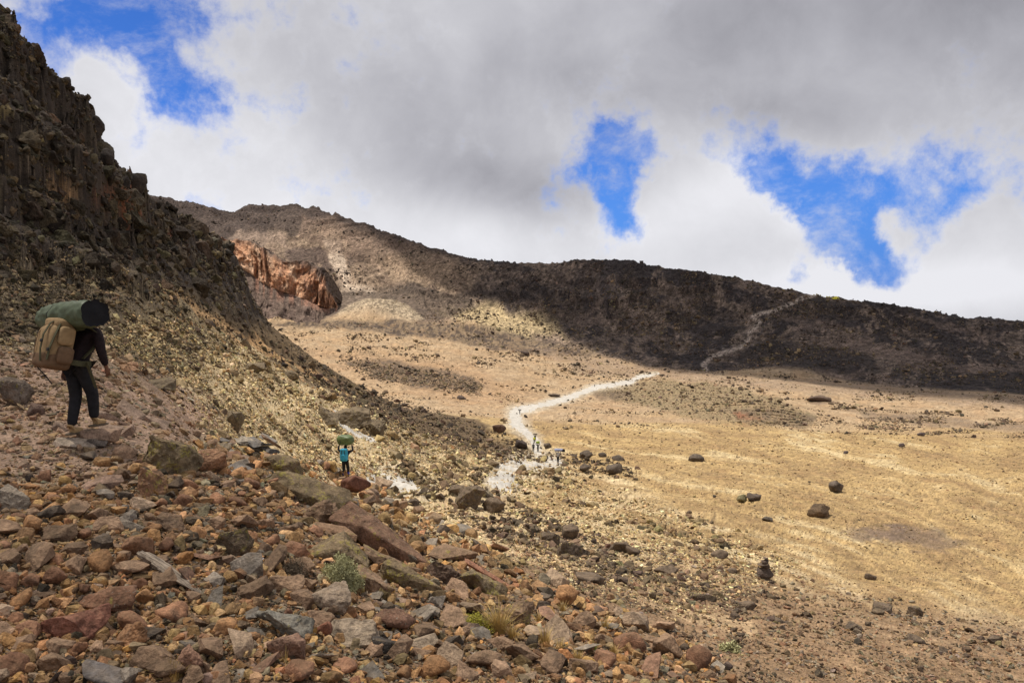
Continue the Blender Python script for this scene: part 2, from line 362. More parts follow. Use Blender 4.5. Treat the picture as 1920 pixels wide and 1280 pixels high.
# ------------------------------------------------------------------ colours of the ground (albedo)
def lay(c, m, col):
    m = m[..., None]; return c * (1 - m) + np.array(col) * m
def paint(X, Y, Z, PX, PY):
    wx = fbm(X / Y * 40, np.log(Y) * 14, 4, 5); wy = fbm(X / Y * 40 + 50, np.log(Y) * 14, 4, 6)
    px = PX + wx * 60; py = PY + wy * 34
    n1 = fbm(X / Y * 60, np.log(Y) * 40, 5, 8) * 2.4           # -.8..8
    n2 = fbm(X / Y * 260, np.log(Y) * 130, 4, 9) * 2.6
    # streaks that follow the fall of the slope (down to the right)
    kk = .10 + .26 * np.clip((PY - 790) / 360, 0, 1); s = PX; t = (PY - kk * (PX - 1300)) * .95
    t = t + fbm(s / 130, t / 50, 4, 18) * 26
    st = (fbm(s / 170, t / 7.5, 6, 14, .62) * .72 + fbm(s / 80, t / 16, 4, 19) * .42) * 2.9
    st2 = fbm(s / 60, t / 4., 4, 15) * 2.6
    # hillside: loose pale yellow scree
    c = np.zeros(X.shape + (3,)); c[:] = (.62, .48, .28)
    c = lay(c, ss(n1, -.1, .5) * .5, (.30, .21, .12))
    c = lay(c, ss(n2, .05, .5) * .55, (.17, .12, .075))
    # golden slope at the right
    gold = softpoly(px, py, [(840, 700), (2400, 700), (2400, 1400), (1500, 1150), (1180, 1010), (960, 950), (900, 880)], 40)
    c = lay(c, gold, (.43, .295, .135))
    c = lay(c, gold * ss(st, -.05, .40) * .72 * (.45 + .7 * ss(n1, -.4, .3)), (.275, .175, .085))
    c = lay(c, gold * ss(-st, .10, .45) * .72 * (.4 + .75 * ss(-n1, -.4, .3)), (.62, .485, .275))
    c = lay(c, gold * ss(st2, .1, .6) * .35, (.30, .20, .10))
    pale = softpoly(px, py, [(880, 870), (1100, 880), (1500, 1050), (1960, 1190), (1960, 1240), (1500, 1110), (1250, 1040), (1000, 960)], 30)
    c = lay(c, pale * ss(-st, -.3, .3) * .6, (.62, .50, .32))
    for q_, (a0, a1) in enumerate([(.30, .18), (.34, .2)]):
        sp_ = ss(fbm(X / Y * (150 + 90 * q_), np.log(Y) * (120 + 80 * q_), 3, 33 + q_) * 2.5, .35, .6); c = lay(c, gold * sp_ * .6, (.21, .145, .08))
    # brown lower right
    br = softpoly(px, py, [(1000, 1040), (1300, 1060), (1560, 1120), (2500, 1250), (2500, 1600), (900, 1600), (850, 1150)], 45)
    c = lay(c, br, (.285, .185, .105))
    c = lay(c, br * ss(n2, .05, .45) * .5, (.17, .105, .065))
    c = lay(c, br * ss(-st, .1, .5) * .5, (.36, .25, .15))
    # foot path sloping across below the knoll
    fp = linedist(px, py, [(830, 940, 14), (900, 985, 15), (1000, 1040, 17), (1100, 1085, 16), (1240, 1130, 18), (1400, 1180, 10)])
    c = lay(c, (1 - ss(fp, .5, 1.3)) * .8, (.50, .35, .20))
    # near rubble ground
    fg = ss(Y, 17, 11) * (1 - softpoly(px, py, [(-900, 600), (420, 600), (640, 880), (420, 860), (260, 850), (0, 920), (-900, 900)], 40))
    fg = np.maximum(fg * (PX < 2000), 0)
    c = lay(c, fg * ss(PX, 1400, 1000), (.22, .14, .085))
    # trodden pinkish ground round the porter
    tr = softpoly(px, py, [(-900, 640), (0, 640), (180, 660), (330, 700), (440, 790), (300, 860), (260, 900), (0, 900), (-900, 1000)], 24)
    c = lay(c, tr, (.37, .25, .175)); c = lay(c, tr * ss(n2, .1, .5) * .5, (.24, .155, .105))
    # hillside behind: browns
    hs = (Y < 262)
    bh = softpoly(px, py, [(360, 420), (500, 440), (700, 720), (900, 790), (1000, 860), (860, 850), (760, 815), (640, 750), (520, 690), (400, 590), (330, 540)], 12) * hs
    c = lay(c, bh, (.14, .095, .052)); c = lay(c, bh * ss(n2, 0, .5) * .6, (.07, .05, .032)); c = lay(c, bh * ss(-n2, .2, .6) * .4, (.24, .165, .085))
    ck = softpoly(px, py, [(-1400, -1400), (0, -60), (320, 330), (440, 440), (510, 610), (460, 600), (380, 560), (330, 545), (300, 580), (180, 600), (0, 640), (-1400, 600)], 16) * hs
    c = lay(c, ck, (.066, .05, .038)); c = lay(c, ck * ss(n1, 0, .5) * .7, (.045, .035, .029)); c = lay(c, ck * ss(-n1, .15, .5) * ss(py, 150, 420) * .55, (.17, .13, .08))
    lowc = softpoly(px, py, [(-900, 480), (0, 470), (260, 520), (340, 560), (430, 640), (300, 720), (150, 670), (0, 650), (-900, 640)], 34) * hs
    c = lay(c, lowc * .85, (.13, .098, .062)); c = lay(c, lowc * ss(-n2, .1, .4) * .55, (.32, .245, .14)); c = lay(c, lowc * ss(n1, 0, .5) * .5, (.075, .055, .038))
    for (x, y, rx, ry, col) in [(245, 385, 16, 60, (.22, .085, .04)), (120, 365, 24, 22, (.36, .22, .11)), (58, 285, 26, 14, (.26, .19, .12)),
                                (10, 210, 18, 10, (.30, .22, .10)), (210, 372, 26, 20, (.2, .085, .045)), (330, 440, 12, 8, (.2, .07, .04)), (290, 620, 22, 30, (.45, .33, .17))]:
        m = 1 - ss(np.hypot((px - x) / rx, (py - y) / ry), .6, 1.3); c = lay(c, m * .75 * hs, col)
    ch = linedist(px, py, [(318, 545, 5), (360, 572, 9), (420, 615, 10), (500, 658, 10), (560, 690, 7), (650, 735, 4)])
    c = lay(c, (1 - ss(ch, .6, 1.3)) * .85 * hs, (.44, .27, .13))
    # dark strip of lava rubble at the foot of the hill
    for P in ([(700, 745), (860, 790), (1000, 850), (985, 870), (900, 830), (740, 775)], [(560, 740), (700, 800), (860, 880), (760, 860), (620, 790)]):
        m = softpoly(px, py, P, 16) * hs; c = lay(c, m * .6, (.15, .105, .065))
    # valley floor
    vf = (Y >= 255) & (Y < 1200)
    v = np.zeros_like(c); v[:] = (.39, .275, .165)
    v = lay(v, ss(n1, 0, .55) * .6, (.36, .235, .13)); v = lay(v, ss(-n1, .1, .5) * .4, (.50, .375, .245))
    v = lay(v, ss(st, .1, .6) * .35, (.34, .22, .125))
    v = lay(v, softpoly(px, py, [(560, 640), (900, 690), (1000, 740), (860, 760), (640, 690)], 16) * .5, (.36, .22, .12))
    for P, col, k in [([(640, 672), (720, 672), (800, 690), (860, 700), (910, 722), (900, 738), (800, 728), (700, 706)], (.085, .065, .05), .85),
                      ([(1110, 735), (1200, 712), (1330, 720), (1450, 745), (1530, 780), (1510, 802), (1400, 800), (1280, 780), (1180, 755)], (.20, .155, .085), .85),
                      ([(1350, 770), (1450, 765), (1530, 785), (1500, 805), (1400, 800)], (.14, .10, .07), .8),
                      ([(1510, 745), (1560, 748), (1580, 758), (1520, 760)], (.15, .10, .075), .8),
                      ([(1110, 738), (1180, 730), (1190, 745), (1120, 750)], (.12, .085, .06), .8),
                      ([(1580, 765), (1700, 775), (1850, 790), (1960, 800), (1960, 812), (1760, 800), (1620, 785)], (.15, .11, .08), .7),
                      ([(1700, 858), (1800, 868), (1860, 892), (1780, 895), (1700, 875)], (.16, .12, .09), .65),
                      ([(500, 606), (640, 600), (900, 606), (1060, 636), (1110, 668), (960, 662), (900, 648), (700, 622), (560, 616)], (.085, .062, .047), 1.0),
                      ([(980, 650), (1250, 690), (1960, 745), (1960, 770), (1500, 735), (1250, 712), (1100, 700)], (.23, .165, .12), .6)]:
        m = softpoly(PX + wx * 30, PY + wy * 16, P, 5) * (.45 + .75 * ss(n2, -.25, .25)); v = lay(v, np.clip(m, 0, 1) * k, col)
    v = lay(v, (1 - ss(np.hypot((px - 1390) / 22, (py - 783) / 7), .6, 1.4)) * .6, (.3, .10, .05))
    for (x, y, rx, ry) in [(1720, 1010, 90, 20), (1640, 1000, 60, 12)]:
        c = lay(c, (1 - ss(np.hypot((px - x - (py - y) * 1.5) / rx, (py - y) / ry), .5, 1.3)) * .7, (.17, .12, .09))
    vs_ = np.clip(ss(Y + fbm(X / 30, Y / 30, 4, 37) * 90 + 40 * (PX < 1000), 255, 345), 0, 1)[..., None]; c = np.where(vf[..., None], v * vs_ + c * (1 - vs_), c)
    ph = np.minimum(linedist(PX + wx * 14, PY + wy * 8, [(1235, 701, 3), (1200, 706, 5), (1182, 716, 8), (1115, 727, 9), (1070, 745, 10), (1010, 761, 9), (965, 772, 14)]),
                    linedist(PX + wx * 20, PY + wy * 12, [(965, 775, 17), (965, 792, 18), (985, 810, 15), (1003, 828, 16), (1006, 850, 16), (1036, 868, 22), (975, 872, 26), (944, 895, 36), (925, 905, 24)]))
    ph = np.minimum(ph, linedist(PX + wx * 30, PY + wy * 20, [(660, 900, 16), (740, 905, 36), (800, 915, 20)]))
    c = lay(c, (1 - ss(ph, .5, 1.4)) * .75 * (Y > 28), (.48, .41, .31))
    # the mountain
    mt = ss(np.log(Y) - lerp_u(LK[11], np.clip(X / Y, -1.3, 1.3)), -.03, .02)
    g = ridg((X + .25 * Y) / 90, (Y - .2 * X) / 210, 6, 51, .58); g2 = ridg(X / 26, Y / 30, 4, 61)
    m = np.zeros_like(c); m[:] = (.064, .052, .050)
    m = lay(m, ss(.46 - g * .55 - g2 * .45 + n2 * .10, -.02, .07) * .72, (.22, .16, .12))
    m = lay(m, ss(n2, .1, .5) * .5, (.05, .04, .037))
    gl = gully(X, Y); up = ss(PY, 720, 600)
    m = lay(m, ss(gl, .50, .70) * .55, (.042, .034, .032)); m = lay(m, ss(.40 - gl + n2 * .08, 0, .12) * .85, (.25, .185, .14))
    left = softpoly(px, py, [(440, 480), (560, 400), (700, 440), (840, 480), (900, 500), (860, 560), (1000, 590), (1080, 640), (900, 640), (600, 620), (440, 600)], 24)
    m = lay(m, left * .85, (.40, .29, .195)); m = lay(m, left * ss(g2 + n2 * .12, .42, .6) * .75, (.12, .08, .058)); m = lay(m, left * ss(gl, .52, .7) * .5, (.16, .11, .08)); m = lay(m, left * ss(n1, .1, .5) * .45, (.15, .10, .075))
    n4 = fbm(X / Y * 300, np.log(Y) * 210, 4, 96) * 2.6; n5 = fbm(X / Y * 110 + np.log(Y) * 30, np.log(Y) * 70, 4, 97) * 2.6
    m = lay(m, ss(n5, .12, .38) * (.55 - .3 * left), (.055, .042, .037)); m = lay(m, ss(n4, .15, .4) * (.6 - .42 * left), (.05, .038, .034)); m = lay(m, ss(-n4, .28, .5) * left * .5, (.44, .32, .22))
    topb = softpoly(px, py, [(270, 340), (560, 360), (720, 415), (900, 480), (860, 492), (700, 450), (600, 425), (520, 440), (400, 470), (270, 430)], 10)
    m = lay(m, topb * .85, (.085, .062, .052)); m = lay(m, topb * ss(-n2, .15, .5) * .4, (.17, .125, .10))
    for P, col, k, w in [([(480, 455), (560, 450), (600, 500), (560, 500)], (.25, .18, .13), .6, 8), ([(600, 455), (640, 462), (690, 560), (640, 585), (620, 510)], (.52, .40, .30), .85, 9), ([(560, 395), (700, 430), (790, 470), (760, 480), (640, 450), (560, 430)], (.24, .165, .12), .6, 8), ([(640, 520), (720, 500), (800, 530), (780, 556), (690, 552)], (.36, .27, .19), .6, 8), ([(520, 470), (560, 462), (610, 480), (625, 505), (590, 505)], (.10, .07, .058), .85, 4), ([(655, 470), (690, 462), (700, 480), (670, 492)], (.11, .078, .062), .8, 4), ([(700, 505), (740, 512), (790, 555), (770, 556), (720, 530)], (.11, .08, .065), .8, 4), ([(450, 430), (520, 440), (560, 470), (500, 455), (440, 450)], (.33, .24, .18), .7, 6), ([(610, 470), (645, 475), (665, 500), (700, 540), (660, 550), (630, 510)], (.58, .46, .35), .9, 6), ([(640, 462), (700, 458), (780, 490), (770, 505), (700, 492)], (.16, .11, .08), .7, 6),
                         ([(660, 500), (760, 520), (700, 560)], (.27, .19, .13), .5, 12), ([(720, 480), (860, 500), (830, 535), (740, 520)], (.38, .27, .18), .6, 16),
                         ([(850, 545), (960, 545), (1020, 560), (900, 562)], (.07, .053, .045), .8, 8), ([(700, 530), (780, 540), (790, 556), (730, 550)], (.10, .075, .06), .7, 6),
                         
                         ([(820, 580), (920, 572), (1010, 590), (1060, 625), (1000, 636), (900, 615)], (.52, .40, .22), .75, 12),
                         ([(560, 430), (640, 440), (660, 480), (590, 470)], (.22, .15, .11), .5, 12), ([(1090, 515), (1150, 510), (1180, 560), (1120, 560)], (.12, .095, .085), .5, 16)]:
        m = lay(m, softpoly(px, py, P, w) * k, col)
    m = lay(m, softpoly(PX + wx * 20, PY + wy * 12, [(560, 575), (640, 545), (760, 540), (880, 555), (900, 575), (830, 600), (600, 604)], 8) * .8, (.12, .09, .07))
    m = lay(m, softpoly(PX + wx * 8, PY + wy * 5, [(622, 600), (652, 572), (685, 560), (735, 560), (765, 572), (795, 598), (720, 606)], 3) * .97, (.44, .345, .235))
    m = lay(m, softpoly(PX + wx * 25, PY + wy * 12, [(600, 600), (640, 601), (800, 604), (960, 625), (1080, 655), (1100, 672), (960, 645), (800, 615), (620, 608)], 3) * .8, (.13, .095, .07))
    # pale gully fans on the dark ridge
    for L in ([(1180, 560, 5), (1190, 620, 9), (1240, 650, 5)], [(1270, 545, 3), (1300, 560, 10), (1290, 590, 4)], [(1440, 590, 5), (1550, 610, 9), (1640, 650, 9), (1800, 690, 8), (1920, 700, 6)],
              [(1500, 620, 6), (1640, 655, 10), (1760, 690, 7)], [(1340, 660, 4), (1420, 670, 5), (1600, 706, 6), (1700, 716, 4)], [(1700, 585, 3), (1760, 610, 6), (1880, 640, 4)],
              [(1130, 560, 5), (1100, 600, 6), (1150, 600, 3)], [(1380, 530, 3), (1460, 545, 3), (1520, 553, 4)], [(1240, 600, 3), (1260, 630, 5)]):
        m = lay(m, (1 - ss(linedist(px, py, L), .3, 1.6)) * .62, (.20, .145, .115))
    for P in ([(1380, 655), (1500, 640), (1640, 670), (1660, 700), (1500, 690), (1380, 672)], [(1800, 700), (1960, 700), (1960, 745), (1760, 735)], [(1520, 560), (1640, 570), (1600, 600), (1530, 590)]):
        m = lay(m, softpoly(px, py, P, 8) * .8, (.045, .036, .034))
    # zigzag footpath up the dark ridge
    zz = linedist(PX + wx * 8, PY + wy * 6, [(1530, 552, 2.6), (1500, 562, 2.6), (1455, 583, 2.4), (1412, 592, 2.2), (1424, 605, 2.2), (1408, 622, 2.4), (1400, 645, 2.6), (1340, 668, 2.6), (1320, 685, 3), (1325, 697, 3.2)])
    m = lay(m, (1 - ss(zz, .6, 2.4)) * .95 * (.7 + .5 * ss(n2, -.3, .2)), (.44, .355, .29))
    zz = linedist(px, py, [(1424, 605, 10), (1400, 640, 16), (1350, 655, 10)]); m = lay(m, (1 - ss(zz, .2, 1.2)) * .35 * ss(n2, -.2, .2), (.3, .24, .2))
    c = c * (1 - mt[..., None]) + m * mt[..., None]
    # big-scale tonal variety
    n3 = fbm(X / Y * 620, np.log(Y) * 330, 3, 29) * 2.4
    c = c * (1 + .30 * n3[..., None]) * (1 + .22 * n2[..., None]) * (1 + .10 * n1[..., None])
    return np.clip(c * .84, .008, .9)
CG = paint(XG, YG, ZG, PX, PY)

# trail mask (own object)
pn = fbm(XG / YG * 150, np.log(YG) * 90, 4, 91); pn2 = fbm(XG / YG * 420, np.log(YG) * 200, 3, 92)
d1 = linedist(PX + pn * 6, PY + pn * 4, [(1235, 701, 1.2), (1200, 706, 2.4), (1182, 716, 4), (1115, 727, 4.2), (1070, 745, 5.5), (1010, 761, 4.5), (965, 772, 8)])
d2 = linedist(PX + pn * 12, PY + pn * 8, [(965, 775, 10), (965, 792, 10), (985, 810, 6), (1003, 828, 8), (1006, 850, 7)])
d3 = linedist(PX + pn * 24, PY + pn * 14, [(1030, 860, 3), (1042, 868, 9), (1010, 872, 4), (975, 872, 10), (950, 884, 17), (942, 905, 18), (925, 905, 10)])
d4 = linedist(PX + pn * 40, PY + pn * 26, [(690, 900, 7), (740, 905, 16), (780, 912, 9)])
d5 = linedist(PX + pn * 10, PY + pn * 8, [(628, 772, 3), (638, 795, 3.5), (660, 812, 4), (700, 825, 5)])
lim = 1 + pn2 * .7
PATH = ((np.minimum(d1, np.minimum(np.minimum(d2, d3), np.minimum(d4 * 1.1, d5))) < lim)) & (YG > 30) & VIS

# ------------------------------------------------------------------ materials
def ground_mat(name, scales, bump, spec=.15, speck=.5):
    m = bpy.data.materials.new(name); m.use_nodes = True; t = NT(m.node_tree); t.n.clear()
    at = t.node('ShaderNodeAttribute', attribute_name='Col')
    co = t.node('ShaderNodeTexCoord').outputs['Object']
    c = at.outputs['Color']; hgt = None
    for k, (sc, amt, bd) in enumerate(scales):
        n = t.noise(co, sc, 5, .62)
        f = t.sstep(n, .28, .72, 1 - amt, 1 + amt)
        cc = t.node('ShaderNodeVectorMath', operation='SCALE'); t.l.new(c, cc.inputs[0]); t.l.new(f, cc.inputs['Scale']); c = cc.outputs[0]
        hh = t.m('MULTIPLY', n, bd); hgt = hh if hgt is None else t.m('ADD', hgt, hh)
    b = t.node('ShaderNodeBump'); b.inputs['Strength'].default_value = bump; b.inputs['Distance'].default_value = 1.0
    t.l.new(hgt, b.inputs['Height'])
    p = t.node('ShaderNodeBsdfPrincipled'); t.l.new(c, p.inputs['Base Color']); p.inputs['Roughness'].default_value = .95
    p.inputs['Specular IOR Level'].default_value = spec; t.l.new(b.outputs[0], p.inputs['Normal'])
    o = t.node('ShaderNodeOutputMaterial'); t.l.new(p.outputs[0], o.inputs[0]); return m
M_ground = ground_mat("stony_ground", [(18, .28, .02), (4.5, .22, .05), (.9, .16, .18)], 1.0)
M_valley = ground_mat("valley_soil", [(2.2, .22, .12), (.5, .2, .5), (.11, .14, 1.2)], 1.0)
M_mount = ground_mat("mountain_rock", [(.75, .50, .9), (.2, .42, 2.6), (.05, .16, 5.0)], 1.0)
M_path = ground_mat("pale_dust", [(3.5, .10, .05), (.8, .10, .1)], .6)

def rock_mat(name, lichen=0., bumpd=.02, sc=1.0, pits=.5):
    m = bpy.data.materials.new(name); m.use_nodes = True; t = NT(m.node_tree); t.n.clear()
    at = t.node('ShaderNodeAttribute', attribute_name='Col')
    oi = t.node('ShaderNodeObjectInfo')
    co = t.node('ShaderNodeNewGeometry').outputs['Position']
    c = t.mix(1.0, at.outputs['Color'], oi.outputs['Color'], 'MULTIPLY')
    n1 = t.noise(co, 9 * sc, 6, .65); n2 = t.noise(co, 42 * sc, 4, .7); n3 = t.noise(co, 2.2 * sc, 4, .6)
    for n, a in ((n1, .34), (n2, .30), (n3, .2)):
        f = t.sstep(n, .3, .7, 1 - a, 1 + a)
        cc = t.node('ShaderNodeVectorMath', operation='SCALE'); t.l.new(c, cc.inputs[0]); t.l.new(f, cc.inputs['Scale']); c = cc.outputs[0]
    # iron stain and dark crust
    c = t.mix(t.m('MULTIPLY', t.sstep(t.noise(co, 5 * sc, 5, .6, .4), .56, .68), .45), c, (.05, .042, .036))
    if lichen:
        l = t.sstep(t.noise(co, 7 * sc, 6, .7, .3), .62 - .14 * lichen, .70 - .1 * lichen)
        l2 = t.sstep(t.noise(co, 40 * sc, 3, .6), .40, .56)
        l = t.m('MULTIPLY', l, l2)
        c = t.mix(t.m('MULTIPLY', l, .85), c, (.30, .25, .06))
        w = t.sstep(t.noise(co, 60 * sc, 3, .6), .64, .68)
        c = t.mix(t.m('MULTIPLY', w, .5), c, (.38, .37, .30))
    if sc > .5:
        nz = t.node('ShaderNodeSeparateXYZ'); t.l.new(t.node('ShaderNodeNewGeometry').outputs['Normal'], nz.inputs[0])
        du = t.m('MULTIPLY', t.sstep(nz.outputs[2], .45, .95), t.sstep(t.noise(co, 12 * sc, 4, .6), .35, .65))
        c = t.mix(t.m('MULTIPLY', du, .22), c, (.32, .22, .125))
    hgt = t.m('ADD', t.m('MULTIPLY', n1, 1.4), t.m('MULTIPLY', n2, .45))
    b = t.node('ShaderNodeBump'); b.inputs['Strength'].default_value = .9; b.inputs['Distance'].default_value = bumpd
    t.l.new(hgt, b.inputs['Height'])
    p = t.node('ShaderNodeBsdfPrincipled'); t.l.new(c, p.inputs['Base Color']); p.inputs['Roughness'].default_value = .9
    p.inputs['Specular IOR Level'].default_value = .2; t.l.new(b.outputs[0], p.inputs['Normal'])
    o = t.node('ShaderNodeOutputMaterial'); t.l.new(p.outputs[0], o.inputs[0]); return m
M_rock = rock_mat("volcanic_rock", 0, .04)
M_lich = rock_mat("lichen_rock", .85, .04)
M_lich2 = rock_mat("spotted_rock", .35, .04)
M_far = rock_mat("lava_boulder", 0, .2, .22)
def plain_mat(name, col, rough=.8, noise=.2, nsc=30, bump=.004, spec=.25, sheen=0):
    m = bpy.data.materials.new(name); m.use_nodes = True; t = NT(m.node_tree); t.n.clear()
    co = t.node('ShaderNodeTexCoord').outputs['Object']
    n = t.noise(co, nsc, 4, .6); f = t.sstep(n, .3, .7, 1 - noise, 1 + noise)
    cc = t.node('ShaderNodeVectorMath', operation='SCALE'); cc.inputs[0].default_value = col; t.l.new(f, cc.inputs['Scale'])
    b = t.node('ShaderNodeBump'); b.inputs['Strength'].default_value = .7; b.inputs['Distance'].default_value = bump
    t.l.new(t.noise(co, nsc * .35, 3, .5, .6), b.inputs['Height'])
    p = t.node('ShaderNodeBsdfPrincipled'); t.l.new(cc.outputs[0], p.inputs['Base Color']); p.inputs['Roughness'].default_value = rough
    p.inputs['Specular IOR Level'].default_value = spec; t.l.new(b.outputs[0], p.inputs['Normal'])
    o = t.node('ShaderNodeOutputMaterial'); t.l.new(p.outputs[0], o.inputs[0]); return m

# ------------------------------------------------------------------ mesh helpers
def mesh_np(name, V, Fc, mat=None, col=None, smooth=False, parent=None, link=True):
    """V n x 3, Fc m x k (k = 3 or 4)"""
    me = bpy.data.meshes.new(name); V = np.asarray(V, np.float32); Fc = np.asarray(Fc, np.int32); k = Fc.shape[1]
    me.vertices.add(len(V)); me.vertices.foreach_set('co', V.ravel())
    me.loops.add(Fc.size); me.loops.foreach_set('vertex_index', Fc.ravel())
    me.polygons.add(len(Fc)); me.polygons.foreach_set('loop_start', np.arange(0, Fc.size, k, dtype=np.int32))
    me.polygons.foreach_set('use_smooth', np.full(len(Fc), smooth, bool))
    me.update(calc_edges=True)
    a = me.color_attributes.new('Col', 'FLOAT_COLOR', 'POINT')
    cc = np.ones((len(V), 4), np.float32)
    if col is not None: cc[:, :3] = col
    a.data.foreach_set('color', cc.ravel())
    if mat: me.materials.append(mat)
    if not link: return me
    o = bpy.data.objects.new(name, me); COL.objects.link(o)
    if parent: o.parent = parent
    return o
def tag(o, label=None, cat=None, group=None, kind=None):
    if label: o['label'] = label
    if cat: o['category'] = cat
    if group: o['group'] = group
    if kind: o['kind'] = kind
    return o
def empty(name, loc, rz=0.):
    o = bpy.data.objects.new(name, None); COL.objects.link(o); o.location = loc; o.rotation_euler = (0, 0, rz)
    o.empty_display_size = .2; return o

def sub_grid(name, mat, fmask):
    r, c = np.nonzero(fmask)
    q = np.stack([r * NC + c, r * NC + c + 1, (r + 1) * NC + c + 1, (r + 1) * NC + c], 1)
    used, inv = np.unique(q, return_inverse=True); q = inv.reshape(-1, 4)
    V = np.stack([XG.ravel()[used], YG.ravel()[used], ZG.ravel()[used]], 1)
    return V, q, CG.reshape(-1, 3)[used]
bandrow = np.cumsum([0] + rows)
fr = np.arange(NR - 1)[:, None] * np.ones((1, NC - 1), int)
pf = PATH[:-1, :-1]
regions = [("hillside", M_ground, (fr < bandrow[8]) & ~pf), ("ground", M_valley, (fr >= bandrow[8]) & (fr < bandrow[11]) & ~pf),
           ("mountain", M_mount, (fr >= bandrow[11]) & ~pf)]
labels = {"hillside": "steep rocky hillside falling from the dark crags at left", "ground": "wide tan valley floor dotted with lava",
          "mountain": "long volcanic ridge behind the valley"}
for nm, mt_, fm in regions:
    V, q, c = sub_grid(nm, mt_, fm)
    tag(mesh_np(nm, V, q, mt_, c, smooth=True), labels[nm], nm, kind='structure')
V, q, c = sub_grid("path", M_path, pf)
c = c * 0 + np.array((.43, .40, .355)) * (1 + fbm(V[:, 0] / V[:, 1] * 300, np.log(V[:, 1]) * 200, 3, 4)[:, None] * .35)
tag(mesh_np("path", V, q, M_path, np.clip(c, 0, .85), smooth=True), "white dusty footpath worn through the valley", "path", kind='structure')

# ------------------------------------------------------------------ rocks
rng = np.random.default_rng(7)
def ico(sub):
    import bmesh
    bm = bmesh.new(); bmesh.ops.create_icosphere(bm, subdivisions=sub, radius=1)
    v = np.array([x.co[:] for x in bm.verts]); f = np.array([[w.index for w in x.verts] for x in bm.faces]); bm.free(); return v, f
ICO = {s: ico(s) for s in (1, 2, 3, 4, 5)}
def rock_shape(sub, seed, planes=14, flat=1.0, rough=.06, jag=1.0, sharp=0):
    """an angular block: a ball clipped by random planes, then roughened"""
    g = np.random.default_rng(seed); v, f = ICO[sub]
    n = g.normal(size=(planes, 3)); n /= np.linalg.norm(n, axis=1)[:, None]
    d = g.uniform(.52, .95, planes)
    dots = v @ n.T
    r = np.min(np.where(dots > .05, d / np.maximum(dots, .05), 9), axis=1); r = np.minimum(r, 1.15)
    p = v * r[:, None]
    if rough:
        p = p * (1 + fbm3(p * 2.1 + seed, 3, seed)[:, None] * rough * 3 + fbm3(p * 7 + seed, 2, seed + 9)[:, None] * rough * 1.3)
    sc = g.uniform(.75, 1.2, 3); sc[2] *= flat
    p = p * sc; p = p / np.abs(p).max(axis=0)[0:2].max()
    return p, f
def slab_shape(sub, seed, thick=.14):
    """a flat splintered plate with broken straight edges"""
    g = np.random.default_rng(seed); v, f = ICO[sub]
    k = g.integers(4, 7); an = np.sort(g.uniform(0, 2 * pi, k)); n = np.stack([np.cos(an), np.sin(an), g.normal(0, .25, k)], 1); d = g.uniform(.4, .85, k)
    n = np.vstack([n, [[.05, .05, 1], [-.04, .06, -1]]]); d = np.append(d, [thick, thick])
    n = n / np.linalg.norm(n, axis=1)[:, None]
    # stretch sampling so that the rim gets vertices
    w = v.copy(); w[:, 2] *= thick * 1.6; w /= np.linalg.norm(w, axis=1)[:, None]
    dots = w @ n.T
    r = np.min(np.where(dots > .02, d / np.maximum(dots, .02), 9), axis=1); r = np.minimum(r, 1.3)
    p = w * r[:, None]; p = p * (1 + fbm3(p * 3 + seed, 2, seed)[:, None] * .12)
    p = p / np.abs(p[:, :2]).max(); return p, f
def rotz_tilt(n, tilt, g=rng):
    """n random rotation matrices: spin about z then a tilt"""
    a = g.uniform(0, 2 * pi, n); b = g.normal(0, tilt, n); c = g.normal(0, tilt, n)
    ca, sa = np.cos(a), np.sin(a); cb, sb = np.cos(b), np.sin(b); cc, sc = np.cos(c), np.sin(c)
    R = np.zeros((n, 3, 3)); Z0 = np.zeros(n); O = np.ones(n)
    Rz = np.stack([np.stack([ca, -sa, Z0], 1), np.stack([sa, ca, Z0], 1), np.stack([Z0, Z0, O], 1)], 1)
    Rx = np.stack([np.stack([O, Z0, Z0], 1), np.stack([Z0, cb, -sb], 1), np.stack([Z0, sb, cb], 1)], 1)
    Ry = np.stack([np.stack([cc, Z0, sc], 1), np.stack([Z0, O, Z0], 1), np.stack([-sc, Z0, cc], 1)], 1)
    return Rx @ Ry @ Rz
def ground_normal(X, Y, d=.3):
    d = np.maximum(.15, Y * .012)
    hx = (height(X + d, Y) - height(X - d, Y)) / (2 * d); hy = (height(X, Y + d) - height(X, Y - d)) / (2 * d)
    n = np.stack([-hx, -hy, np.ones_like(hx)], 1); return n / np.linalg.norm(n, axis=1)[:, None]
def align(n):
    """matrices turning z to n"""
    z = n; x = np.cross(np.array([0, 1., 0]), z); x /= np.linalg.norm(x, axis=1)[:, None]; y = np.cross(z, x)
    return np.stack([x, y, z], 2)
def merged(name, P, size, R, protos, cols, mat, sink=.3, smooth=False):
    """all the small stones of a stretch of ground in one mesh"""
    which = rng.integers(0, len(protos), len(P)); Vs = []; Fs = []; Cs = []; off = 0
    for k, (v, f) in enumerate(protos):
        m = which == k; n = m.sum()
        if not n: continue
        w = np.einsum('nij,vj->nvi', R[m], v) * size[m][:, None, None] + P[m][:, None, :]
        Vs.append(w.reshape(-1, 3)); Fs.append((f[None] + (np.arange(n) * len(v))[:, None, None] + off).reshape(-1, 3)); off += n * len(v)
        Cs.append(np.repeat(cols[m], len(v), axis=0))
    return mesh_np(name, np.vstack(Vs), np.vstack(Fs), mat, np.vstack(Cs), smooth=smooth)
B2 = [rock_shape(2, 100 + i, 12, .8, .05) for i in range(14)]
B1 = [rock_shape(1, 140 + i, 9, .75, .05) for i in range(12)]
B3 = [rock_shape(3, 160 + i, 12, .8, .05) for i in range(14)]
L2 = [slab_shape(2, 200 + i, .12 + .02 * (i % 4)) for i in range(12)]
